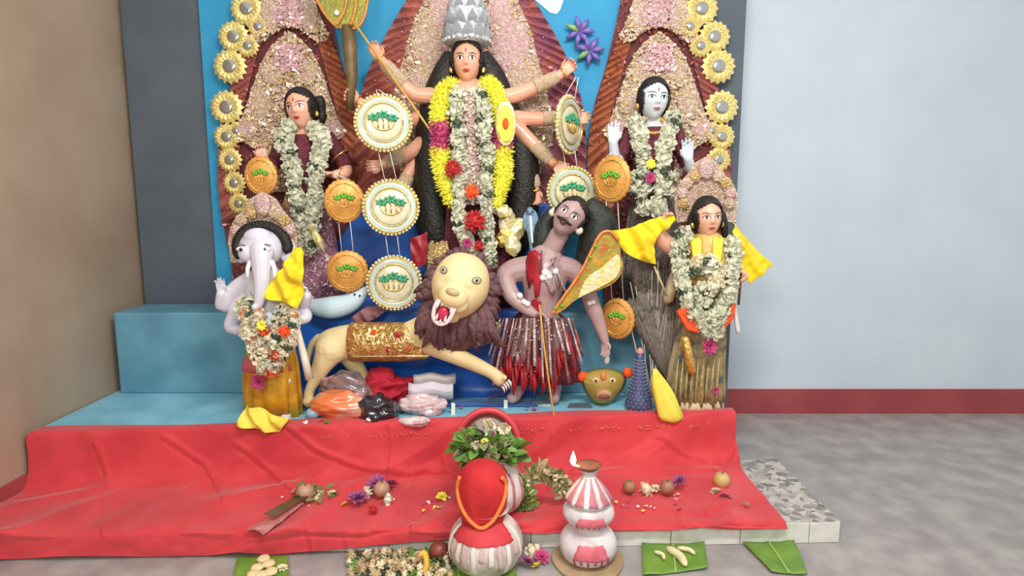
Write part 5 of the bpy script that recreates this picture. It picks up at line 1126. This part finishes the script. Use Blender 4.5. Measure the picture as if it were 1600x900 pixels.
for k, (y, h, x0, x1) in enumerate(((610, 26, 638, 708), (592, 18, 646, 712))):
    rows = [[W(x0+(x1-x0)*i/10, y+h*.5*math.sin(a)+2*math.sin(i*.9+k), DD, 14*math.cos(a)+4*(1-k)) for i in range(11)] for a in [2*math.pi*j/14 for j in range(15)]]
    m_ = MB(); m_.grid(rows); m_.f += [tuple(range(0, 15*11, 11)), tuple(range(10, 15*11, 11))]
    for v in m_.v: v.z = max(v.z, ZD+.002)
    nn = m_.build('folded_cloth', greyw if k == 0 else mat('greyish folded paper', (204, 196, 196), (178, 170, 172), 8, .7), origin=W((x0+x1)/2, y+h, DD)); tag(nn, ('rolled white cloth lying right of the crimson cloth', 'greyish folded paper roll resting on the rolled white cloth')[k], ('cloth', 'paper')[k])
lump('plastic_packet', 'clear crinkled packet with pink contents before the white cloth', 'packet', 660, 646, dl(660, 646), (36, 18, 17), plastic_c, .5, 14, 6, nu=50, nv=30, an=(.6, 1.2, 2))
lump('plastic_packet', 'small clear plastic scrap overlapping the red cloth edge', 'packet', 648, 664, dl(648, 660), (24, 12, 8), plastic_c, .6, 16, 9, nu=50, nv=30, an=(.6, 1.2, 2))
lump('paper_bag', 'pale blue plastic pouch by the yellow heap', 'packet', 490, 652, dl(490, 654), (11, 10, 9), mat('pale blue plastic', (160, 196, 216), (130, 170, 196), 10, .3), .2, 12, 3)
for k, (x, y, l_, m_, lb) in enumerate(((708, 648, 20, white_m, 'white paper strip standing left of the round red frame'), (790, 638, 14, white_m, 'white paper strip lying right of the round red frame'), (845, 632, 16, silver, 'shiny pale scrap below the demon fringe'), (905, 635, 20, slate, 'dark grey scrap below the green animal mask'))):
    p = G(x, y, ZD); b = MB(); q = S(p.y); b.add([p+Vector(v)*q for v in ((-3, 0, 0), (3, 0, 0), (3.4, 1, l_*.9), (-2.6, 1, l_), (-3, 2, 0), (3, 2, 0), (3.4, 3, l_*.9), (-2.6, 3, l_))] if k < 2 else [p+Vector(v)*q for v in ((-l_, -8, 0), (l_, -10, 0), (l_*.8, 10, 1), (-l_*.7, 8, 1), (-l_, -8, 2), (l_, -10, 4), (l_*.8, 10, 3), (-l_*.7, 8, 3))],
        [(3, 2, 1, 0), (4, 5, 6, 7), (0, 1, 5, 4), (1, 2, 6, 5), (2, 3, 7, 6), (3, 0, 4, 7)]); tag(b.build('paper_scrap', m_, smooth=False, origin=p), lb, 'scrap')
def petal_at(p, m, r, lb, grp, name='petal', rot=None):
    tag(inst(name, m, None, p, rot or (random.uniform(-.4, .4), random.uniform(-.4, .4), random.uniform(0, 6)), r), lb, 'petal' if name == 'petal' else 'flower', grp)
PT = {}
for nm, m_ in (('white', white_m), ('yellow', fl_yellow), ('pink', fl_magenta), ('green', leaf_green), ('purple', fl_purple)):
    PT[nm] = mesh(leafmesh(1, .38, .2), nm+'_petal', m_)
rnd = random.Random(21)
for k in range(16):
    x = rnd.uniform(700, 830) if k < 9 else rnd.uniform(470, 700); y = rnd.uniform(618, 646) if k < 9 else rnd.uniform(654, 660)
    nm = rnd.choice(('white', 'green', 'pink', 'purple')) if k < 9 else rnd.choice(('white', 'green', 'yellow'))
    p = G(x, y, ZD+.014); petal_at(p, PT[nm], .035, nm+' petal scrap strewn on the dais edge', 'petals strewn on the dais')
# ------------------------------------------------------------------ round frame, greenery, pots
zt = ZS+.012
c = W(762, 695, 2.74); q = S(2.74)
rf = thing('round_mirror', 'round red-rimmed mirror standing behind the green leaf heap', 'mirror', (c.x, 2.74, zt))
M = Matrix.Rotation(R(78), 3, 'X')
b = MB(); b.tube([c+M@Vector((math.cos(t)*50*q, math.sin(t)*56*q, 0)) for t in [2*math.pi*k/48 for k in range(49)]], 5.5*q, 10); b.build('rim', mat('red lacquer', (206, 64, 72), rough=.4), rf)
b = MB(); b.lathe(c, [(48*q, -.004), (48*q, .004), (.001, .004)], 40, lambda th, v: 1+.06*abs(math.sin(th)), rot=M); b.build('mirror_glass', mat('mirror glass', (190, 180, 170), rough=.08, metal=.95), rf)
b = MB(); b.tube([c+Vector((0, .01, -20*q)), Vector((c.x, 2.8, zt))], .012, 8); b.build('prop', wood_m, rf)
pot_w = mat('white limewashed clay', (222, 218, 218), (196, 184, 184), 14, .6, bump=.2, c3=(214, 206, 206))
pink_p = mat('pink powder paint', (222, 120, 130), (206, 96, 108), 20, .7); drip = mat('pink drip paint', (200, 130, 138), (184, 106, 116), 20, .6)
def prf(p, n=22): return [(v.x, v.y) for v in crom([Vector((r, z, 0)) for r, z in p], n)]
def onpot(c, prof, th, z):
    for i in range(len(prof)-1):
        (r0, z0), (r1, z1) = prof[i], prof[i+1]
        if min(z0, z1) <= z <= max(z0, z1) and z0 != z1: r = r0+(r1-r0)*(z-z0)/(z1-z0); break
    else: r = prof[0][0]
    return Vector(c)+Vector((math.sin(th)*r, -math.cos(th)*r, z))
def patch(c, prof, th0, th1, z0, z1, off=.003, n=10, top=None):
    b = MB(); rows = []
    for j in range(n+1):
        z = z0+(z1-z0)*j/n; w_ = 1 if not top else top(j/n); m_ = (th0+th1)/2
        rows.append([onpot(c, [(r+off, zz) for r, zz in prof], m_+(th0-m_+(th1-th0)*i/n)*w_+.05*noise.noise(Vector((j*.7, th0*9, z0*90))), z+(z1-z0)*.1*noise.noise(Vector((i*.9, th0*5, j*.1)))) for i in range(n+1)])
    b.grid(rows); return b
# rear pot with the greenery
q = S(2.66); c = Vector((W(774, 780, 2.58).x, 2.58, zt))
prof = [(26*q, 0), (42*q, 14*q), (48*q, 34*q), (44*q, 54*q), (34*q, 70*q), (26*q, 78*q), (27*q, 86*q), (33*q, 92*q)]; prof = prf(prof)
rp = thing('clay_pot', 'rear white clay pot topped with green leaves', 'pot', c)
b = MB(); b.lathe(c, prof, 36); b.build('body', pot_w, rp)
for k in range(5): patch(c, prof, -.6+k*.42, -.5+k*.42, (70-8*(k % 3))*q, 20*q, .002, 6).build('painted_drip', drip, rp, solid=.002)
gh = thing('leaf_heap', 'heap of green leaves and cream flowers on the rear clay pot', 'leaves', c+Vector((0, 0, 92*q)))
rnd = random.Random(12); cc = W(764, 704, 2.54)
for k in range(200):
    a, e = rnd.uniform(0, 6.28), rnd.uniform(0, 1); r = math.sqrt(e)
    p = cc+Vector((math.cos(a)*r*46*q, math.sin(a)*r*34*q, rnd.uniform(-1, 1)*28*q*math.sqrt(1-e*.9)))
    d = p-cc; inst('leaf', LFG if k % 5 else LFO, gh, p, (rnd.uniform(-1, 1), rnd.uniform(-1, .6), math.atan2(d.y, d.x)+rnd.uniform(-.9, .9)), 23*q*rnd.uniform(.7, 1.3))
for k in range(26):
    a = rnd.uniform(0, 6.28); p = cc+Vector((math.cos(a)*42*q*rnd.uniform(.2, 1), -26*q*abs(math.sin(a)), rnd.uniform(-26, 26)*q)); inst('flower', rnd.choice([RC, RC, RC, FLC[0], RYL, RP]), gh, p, rrot(), rnd.uniform(6, 11)*q)
for k in range(16): p = cc+Vector((rnd.uniform(-10, 30)*q, rnd.uniform(-10, 10)*q, rnd.uniform(28, 46)*q)); inst('pale_petal', PT['pink'] if k % 4 == 0 else RC, gh, p, rrot(), rnd.uniform(7, 12)*q)
# front pot with the red wrapped coconut
q = S(2.47); c = Vector((W(759, 850, 2.31).x, 2.31, 0))
prof = [(30*q, 0), (46*q, 8*q), (56*q, 26*q), (58*q, 44*q), (52*q, 62*q), (40*q, 76*q), (30*q, 84*q), (30*q, 92*q), (38*q, 98*q)]; prof = prf(prof)
fp = thing('clay_pot', 'front white clay pot streaked with dried paste, carrying the red coconut', 'pot', c)
b = MB(); b.lathe(c, prof, 44, lambda th, v: 1+.008*math.sin(7*th)); b.build('body', mat('smeared limewash', (214, 206, 202), (176, 160, 156), 16, .6, bump=.3, c3=(200, 188, 184)), fp)
for k in range(11):
    t0 = -1.25+k*.24; patch(c, prof, t0-.06, t0+.07, 80*q, (14+26*((k*7) % 4)/3)*q, .003, 8).build('painted_drip', (mat('cream paste', (228, 216, 204), rough=.7), mat('pinkish paste', (206, 176, 172), rough=.7))[k % 2], fp, solid=.003)
patch(c, prof, -1.1, .9, 84*q, 62*q, .006, 14).build('red_smear', mat('red cloth skirt', (206, 58, 66), (184, 42, 52), 14, .7), fp, solid=.004)
co = thing('wrapped_coconut', 'coconut wrapped in red cloth with an orange thread loop', 'coconut', c+Vector((-4*q, 0, 84*q)))
cc = c+Vector((-4*q, -2*q, 130*q)); b = MB(); b.lathe(cc, [(34*q, -50*q), (35*q, -40*q), (36*q, -30*q), (38*q, -10*q), (39*q, 10*q), (34*q, 28*q), (24*q, 38*q), (10*q, 43*q), (.5*q, 44*q)], 40, lambda th, v: 1+.03*math.sin(9*th+4*v)*(1-v)); b.build('red_wrap', mat('deep red cloth', (204, 40, 44), (178, 26, 34), 10, .8, bump=.3), co)
lp = [(-34, 26), (-38, 6), (-33, -16), (-20, -34), (-2, -46), (14, -38), (26, -22), (34, -4), (36, 14), (30, 28)]
pts = []
for x, z in lp: r = 40-abs(z)*.12; pts.append(cc+Vector((x*q, -math.sqrt(max(16, r*r-x*x*.98))*q-2*q, z*q)))
b = MB(); b.tube(crom(pts, 44), 3*q, 8); b.build('orange_thread', mat('orange thread', (238, 140, 70), (226, 120, 56), 60, .7), co)
# stacked clay pots on a cardboard round
q = S(2.5); c = Vector((W(918, 880, 2.34).x, 2.34, 0))
b = MB(); b.lathe((c.x, c.y-.0, 0), [(56*q, 0), (57*q, 3*q), (56*q, 6*q), (.01, 6*q)], 44, lambda th, v: 1+.02*math.sin(5*th)); nn = b.build('wooden_round', mat('tan cardboard', (176, 152, 118), (158, 132, 98), 12, .8), smooth=False, bevel=.004, origin=(c.x, c.y, 0)); tag(nn, 'tan round board under the stacked clay pots', 'board')
c = c+Vector((0, 0, 6*q))
pA = [(24*q, 0), (38*q, 6*q), (45*q, 22*q), (42*q, 38*q), (32*q, 50*q), (22*q, 56*q), (22*q, 60*q), (29*q, 66*q)]
pB = [(20*q, 0), (33*q, 7*q), (40*q, 18*q), (36*q, 31*q), (28*q, 37*q), (31*q, 41*q)]
pA, pB = prf(pA), prf(pB)
pC = [(33*q, 0), (36*q, 5*q), (31*q, 14*q), (22*q, 27*q), (11*q, 40*q), (9*q, 44*q), (14*q, 50*q)]; pC = prf(pC)
for nm, lb, pr, z0, th in (('clay_pot', 'lowest white clay pot of the stack with a large pink print', pA, 0, (.0, .9)), ('clay_pot', 'middle white clay pot of the stack with a pink print', pB, 58*q, (-.2, .75)), ('clay_pot', 'top conical white clay pot cap striped in pink', pC, 95*q, (-.2, .2))):
    cc = c+Vector((0, 0, z0)); g = thing(nm, lb, 'pot', cc); b = MB(); b.lathe(cc, pr, 40); b.build('body', pot_w, g)
    h = 54*q if pr is pA else 34*q
    if pr is not pC:
        patch(cc, pr, -.62, .62, h*.78, h*.36, .003, 10, lambda f: .75+.25*f).build('pink_print', pink_p, g, solid=.002)
        for k in range(6): patch(cc, pr, -.64+k*.25, -.58+k*.25, h*.4, h*(.16+.06*(k % 2)), .0035, 5).build('painted_drip', mat('dark pink paint', (186, 80, 96), rough=.6), g, solid=.002)
    else:
        for k in range(5): patch(cc, pr, -1.25+k*.6, -.98+k*.6, 40*q, 5*q, .003, 8, lambda f: .5+f).build('pink_stripe', drip, g, solid=.002)
zl = c.z+95*q+50*q
dy = thing('oil_lamp', 'small brown clay oil lamp burning on top of the stacked pots', 'lamp', (c.x, c.y, zl))
b = MB(); b.lathe((c.x, c.y, zl), [(9*q, 0), (14*q, 4*q), (19*q, 9*q), (17*q, 8*q), (10*q, 4*q), (.5*q, 3*q)], 28, lambda th, v: 1+.35*max(0, math.cos(th-math.pi))**8); b.build('bowl', mat('brown fired clay', (126, 84, 62), (104, 66, 48), 20, .7), dy)
f0 = Vector((c.x-25*q, c.y, zl+8*q)); b = MB(); b.tube([f0+Vector((10*q, 0, -2*q)), f0], 1.6*q, 6); b.build('wick', cord_m, dy)
b = MB(); b.lathe(f0, [(1*q, 0), (4*q, 4*q), (4.8*q, 8*q), (3.4*q, 14*q), (1.4*q, 19*q), (.2*q, 23*q)], 14); b.build('flame', mat('flame', (255, 206, 130), emit=9), dy)
ld = bpy.data.lights.new('flame_light', 'POINT'); ld.energy = .5; ld.color = (1, .62, .3); ld.shadow_soft_size = .01; lo = bpy.data.objects.new('flame_light', ld); C.objects.link(lo); lo.location = f0+Vector((0, -.03, 14*q))
LFB = mesh(leafmesh(), 'leaf', mat('dry beige leaves', (186, 172, 128), (164, 146, 104), 25, .7, rnd=.2))
# dry leaf wreath bending between the pots
wr = thing('leaf_wreath', 'dry olive leaf garland arching between the two groups of pots', 'garland', G(822, 806, zt)); D = 2.58
pa = crom([W(x, y, D, t) for x, y, t in ((824, 806, 4), (820, 785, 6), (822, 762, 8), (830, 744, 10), (846, 736, 10), (862, 740, 10), (874, 752, 8), (880, 768, 6))], 60)
b = MB(); b.tube(pa, .006, 6); b.build('stem', leaf_dark, wr)
for k in range(230):
    i_ = int(k/230*59); p = pa[i_]+Vector((rnd.uniform(-1, 1), rnd.uniform(-1, .3), rnd.uniform(-1, 1)))*.012; d = (pa[min(59, i_+2)]-pa[max(0, i_-2)]); a = math.atan2(d.z, d.x); s0 = rnd.choice((-1, 1))
    inst('leaf', (LFG if k < 80 and k % 3 else (LFO, LFB)[k % 2]), wr, p, (rnd.uniform(-1.2, 1.2)+1.57, -(a+s0*rnd.uniform(.3, 1.5)), 0), 15*S(D)*rnd.uniform(.8, 1.5))
for k in range(10): inst('dry_flower', rnd.choice(FLC), wr, pa[rnd.randint(14, 59)]+Vector((rnd.uniform(-.02, .02), -.015, rnd.uniform(-.02, .02))), rrot(), 4.5*S(D))
# ------------------------------------------------------------------ offerings on the red tread
fruit_b = mat('brown guava skin', (168, 120, 92), (140, 94, 72), 16, .5); fruit_y = mat('yellow green fruit skin', (206, 176, 110), (190, 150, 90), 14, .5); fruit_r = mat('red brown fruit skin', (142, 70, 58), (110, 50, 44), 14, .4); fruit_p = mat('pale brown fruit skin', (190, 150, 124), (168, 124, 100), 14, .5)
def fruit(px, py, z, r, m_, lb, cat='fruit'):
    p = G(px, py, z); q = S(p.y)*r*1.25; g = thing('fruit', lb, cat, p); b = MB()
    prof = [(.04*q, .06*q), (.5*q, .02*q), (.86*q, .45*q), (1.0*q, .95*q), (.9*q, 1.4*q), (.6*q, 1.78*q), (.25*q, 1.88*q), (.03*q, 1.78*q)]
    b.lathe(p, prof, 20); b.build('flesh', m_, g); b = MB(); b.tube([p+Vector((0, 0, 1.76*q)), p+Vector((.12*q, -.1*q, 2.1*q))], [.09*q, .06*q], 6); b.build('stalk', wood_m, g)
zc = ZS+.02
fruit(983, 770, zc, 9, fruit_b, 'brown fruit at the left end of the right offering row'); fruit(1042, 772, zc, 10, fruit_b, 'brown fruit beside the purple flower on the right tread'); fruit(1127, 762, zc, 11, fruit_y, 'yellow green fruit alone near the right end of the tread')
fruit(478, 782, zc, 12, fruit_p, 'pale brown fruit on leaves at the left of the tread'); fruit(597, 776, zc, 11, fruit_p, 'pale brown fruit on purple petals, left tread'); fruit(686, 874, .003, 13, fruit_r, 'dark red brown fruit on the floor by the front pot')
def bloom(px, py, z, r, me, lb, name='flower', up=.4, grp=None):
    r *= 1.35; p = G(px, py, z); tag(inst(name, me, None, p+Vector((0, 0, r*S(p.y)*up)), (random.uniform(-.5, .5), random.uniform(-.5, .5), random.uniform(0, 6)), r*S(p.y)), lb, 'flower', grp)
bloom(1010, 770, zc, 12, FLC[0], 'large cream flower between two brown fruits', 'cream_flower'); bloom(1024, 768, zc, 8, RC, 'small cream flower touching the second brown fruit', 'cream_flower')
bloom(1062, 764, zc, 12, RP, 'purple pink flower right of the brown fruit pair', 'purple_flower', .8); bloom(1118, 772, zc, 8, RC, 'cream flower in front of the yellow green fruit', 'cream_flower'); bloom(1133, 782, zc, 9, RP, 'faded pink flower below the yellow green fruit', 'pink_flower')
bloom(1165, 792, zc, 7, RC, 'orange cream petal tuft near the cloth right end', 'cream_flower')
for k, (x, y, me, lb, r) in enumerate(((497, 782, FLC[1], 'cream flower right of the pale brown fruit on leaves', 10), (520, 776, RC, 'small cream flower furthest right of the left leaf cluster', 8), (462, 772, RC, 'small pink cream flower at the far left of the tread', 6), (574, 774, FLC[2], 'cream flower left of the fruit on purple petals', 9), (606, 786, FLW[0], 'white flower under the fruit on purple petals', 9), (560, 786, RP, 'purple flower left of the cream flower on the tread', 15), (588, 764, RP, 'purple flower behind the fruit on the left tread', 15), (610, 764, RP, 'purple flower right behind the fruit on the left tread', 12), (583, 800, RR, 'dark red flower below the left purple cluster', 7), (538, 790, RYL, 'small yellow flower left of the purple cluster', 5), (690, 780, RYL, 'yellow flower left of the wrapped coconut on the tread', 8), (690, 798, RC, 'pinkish cream flower below the yellow flower by the coconut', 7))):
    bloom(x, y, zc, r, me, lb)
rnd = random.Random(31)
lc = thing('leaf_cluster', 'olive leaf cluster under the pale brown fruit on the tread', 'leaves', G(490, 784, zc))
for k in range(22): p = G(478+rnd.uniform(-14, 44), 778+rnd.uniform(-12, 10), zc+.01); inst('leaf', LFO if k % 3 else LFG, lc, p+Vector((0, 0, rnd.uniform(0, .03))), (rnd.uniform(-.5, .5), rnd.uniform(-.9, .2), rnd.uniform(0, 6.3)), .05)
pw = mat('clear plastic sleeve', (196, 130, 126), (170, 96, 96), 8, .2, coat=.7, bump=.5, bscale=20)
b = MB(); a, e = G(470, 786, zc+.01), G(398, 832, zc+.01); sdv = (e-a).cross(Vector((0, 0, 1))).normalized()
rows = [[a+(e-a)*t+sdv*w_*(.018+.03*t)+Vector((0, 0, .012*(1-w_*w_)+.006*noise.noise(Vector((t*6, w_*3, 1))))) for w_ in (-1, -.5, 0, .5, 1)] for t in [i/14 for i in range(15)]]
b.grid(rows); tag(b.build('incense_sleeve', pw, solid=.002, origin=e, smooth=False), 'crinkled clear plastic sleeve slanting on the left tread', 'packet')
for k in range(9):
    o = sdv*(k-4)*.0045+Vector((0, 0, .022)); shaft('incense_stick', 'dark incense stick lying on the plastic sleeve', 'stick', [a+(e-a)*-.25+o*1.2, a+(e-a)*.7+o*1.6], .0024, wood_m, 'incense sticks on the left tread', 5)
for k in range(34):
    x = rnd.choice((rnd.uniform(420, 700), rnd.uniform(960, 1070), rnd.uniform(660, 700))); nm = rnd.choice(('white', 'white', 'yellow', 'pink'))
    petal_at(G(x, rnd.uniform(770, 800), zc+.006), PT[nm], rnd.uniform(.014, .026), 'tiny '+nm+' petal strewn on the red tread', 'petals strewn on the red tread')
# ------------------------------------------------------------------ floor offerings
def banana_leaf(lb, px, bend=.008):
    p = [G(x, y, .004) for x, y in px]; g = thing('banana_leaf', lb, 'leaf', (p[0]+p[2])/2); n_ = 10; rows = []
    for j in range(n_+1):
        a = p[0].lerp(p[3], j/n_); e = p[1].lerp(p[2], j/n_); rows.append([a.lerp(e, i/n_)+Vector((0, 0, .004+bend*(abs(i/n_-.5)*2)**2+.004*noise.noise(Vector((i*.5, j*.5, px[0][0]))))) for i in range(n_+1)])
    b = MB(); b.grid(rows); b.build('blade', banana, g, solid=.002)
    b = MB(); b.tube([rows[j][5]+Vector((0, 0, .003)) for j in range(n_+1)], .004, 6); b.build('midrib', mat('pale leaf rib', (168, 190, 108), rough=.5), g); return g
banana_leaf('square banana leaf piece on the floor right of the stacked pots', [(1003, 852), (1100, 848), (1106, 890), (1004, 902)])
banana_leaf('banana leaf piece cut by the photo right edge, by the step', [(1160, 850), (1240, 846), (1262, 900), (1205, 896)])
banana_leaf('banana leaf piece at the lower left of the floor', [(372, 872), (450, 870), (452, 912), (362, 914)])
banana_leaf('banana leaf piece under the front pot', [(630, 886), (800, 884), (820, 935), (620, 935)])
# long peeled banana halves and beans on the square leaf
pb = mat('peeled banana flesh', (236, 226, 186), (220, 206, 156), 20, .6)
for k, (x0, y0, x1, y1, r, lb) in enumerate(((1042, 856, 1072, 884, 7, 'peeled banana lying on the square banana leaf'), (1058, 856, 1086, 866, 4, 'thin banana slice at the back of the square leaf'), (1022, 862, 1038, 874, 3.5, 'small cream bean pod on the square leaf'))):
    a, e = G(x0, y0, .02), G(x1, y1, .02); m_ = (a+e)/2+Vector((.012, 0, .006)); q = S(2.3)*r; b = MB(); b.tube(crom([a, m_, e], 12), [q*.3, q*.7, q*.9, q, q, q, q, q, q*.95, q*.85, q*.6, q*.2], 10); tag(b.build('banana', pb, origin=(a+e)/2), lb, 'fruit')
sweet = mat('cream sweet', (236, 214, 168), (216, 190, 140), 20, .7, rnd=.08)
sm = MB(); sm.lathe((0, 0, 0), [(.6, 0), (.95, .15), (1, .4), (.8, .62), (.4, .72), (.05, .7)], 14, lambda th, v: 1+.06*math.sin(5*th)); SM = mesh(sm, 'sweet', sweet)
for k, (x, y) in enumerate(((402, 890), (420, 884), (412, 876), (424, 896), (396, 900), (408, 902))):
    tag(inst('sweet', SM, None, G(x, y, .012), (0, 0, k), 11*S(2.27)), 'round cream sweet in the cluster on the lower left leaf', 'sweet', 'sweets on the lower left leaf')
tan_fl = mat('faded tan petals', (206, 182, 140), (180, 156, 112), 60, .75, rnd=.15); FLT = [mesh(clump(k+50), 'tan_clump', tan_fl) for k in range(2)]
spots = []
while len(spots) < 84:
    x, y = rnd.uniform(545, 704), rnd.uniform(866, 904)
    if all(math.hypot(x-a, (y-c_)*1.6) > 8.2 for a, c_ in spots): spots.append((x, y))
for x, y in spots:
    me, nm, lbl = rnd.choice(((FLC[0], 'cream_flower', 'cream'), (FLT[1], 'tan_flower', 'faded tan'), (FLT[0], 'tan_flower', 'faded tan'), (FLC[1], 'cream_flower', 'cream'), (FLT[1], 'tan_flower', 'faded tan'), (RC, 'cream_flower', 'cream'), (FLG[0], 'leaf_tuft', 'dark green leaf'))); 
    bloom(x, y, .006+rnd.uniform(0, .022), rnd.uniform(4.5, 7.5), me, lbl+(' tuft' if 'leaf' in lbl else ' flower')+' in the heap on the floor left of the front pot', nm, .5, 'flower heap on the floor')
for k in range(26):
    x, y = rnd.uniform(548, 690), rnd.uniform(870, 900); p = G(x, y, .012); tag(inst('leaf', LFG, None, p, (rnd.uniform(-.4, .4), rnd.uniform(-.6, 0), rnd.uniform(0, 6.3)), .055), 'green leaf tucked in the floor flower heap left of the front pot', 'leaf', 'leaves in the floor flower heap')
for k, (x, y, me, lb, r) in enumerate(((846, 876, RMG, 'pink flower on the floor right of the front pot', 12), (832, 868, FLC[0], 'cream flower leaning on the front pot right side', 12), (838, 888, RYL, 'yellow flower on the floor below the pink one', 8), (824, 884, RP, 'purple flower at the right foot of the front pot', 12), (442, 892, RC, 'cream flower off the lower left leaf edge', 8), (700, 892, FLW[2], 'white flower at the left foot of the front pot', 8))): bloom(x, y, .006, r, me, lb)
p = G(664, 886, .02); b = MB(); b.tube(crom([p+Vector((-.02, .0, .05)), p+Vector((0, 0, .06)), p+Vector((.01, -.02, .02)), p+Vector((.0, -.05, .0))], 12), [.012]*11+[.004], 8); tag(b.build('yellow_peel', mat('yellow peel', (232, 190, 80), (214, 166, 60), 14, .6), origin=p), 'curved yellow peel beside the dark red brown fruit', 'peel')
shaft('incense_stick', 'thin dark stick leaning over the floor flower heap', 'stick', [G(556, 858, .05), G(590, 888, .03)], .0025, wood_m)
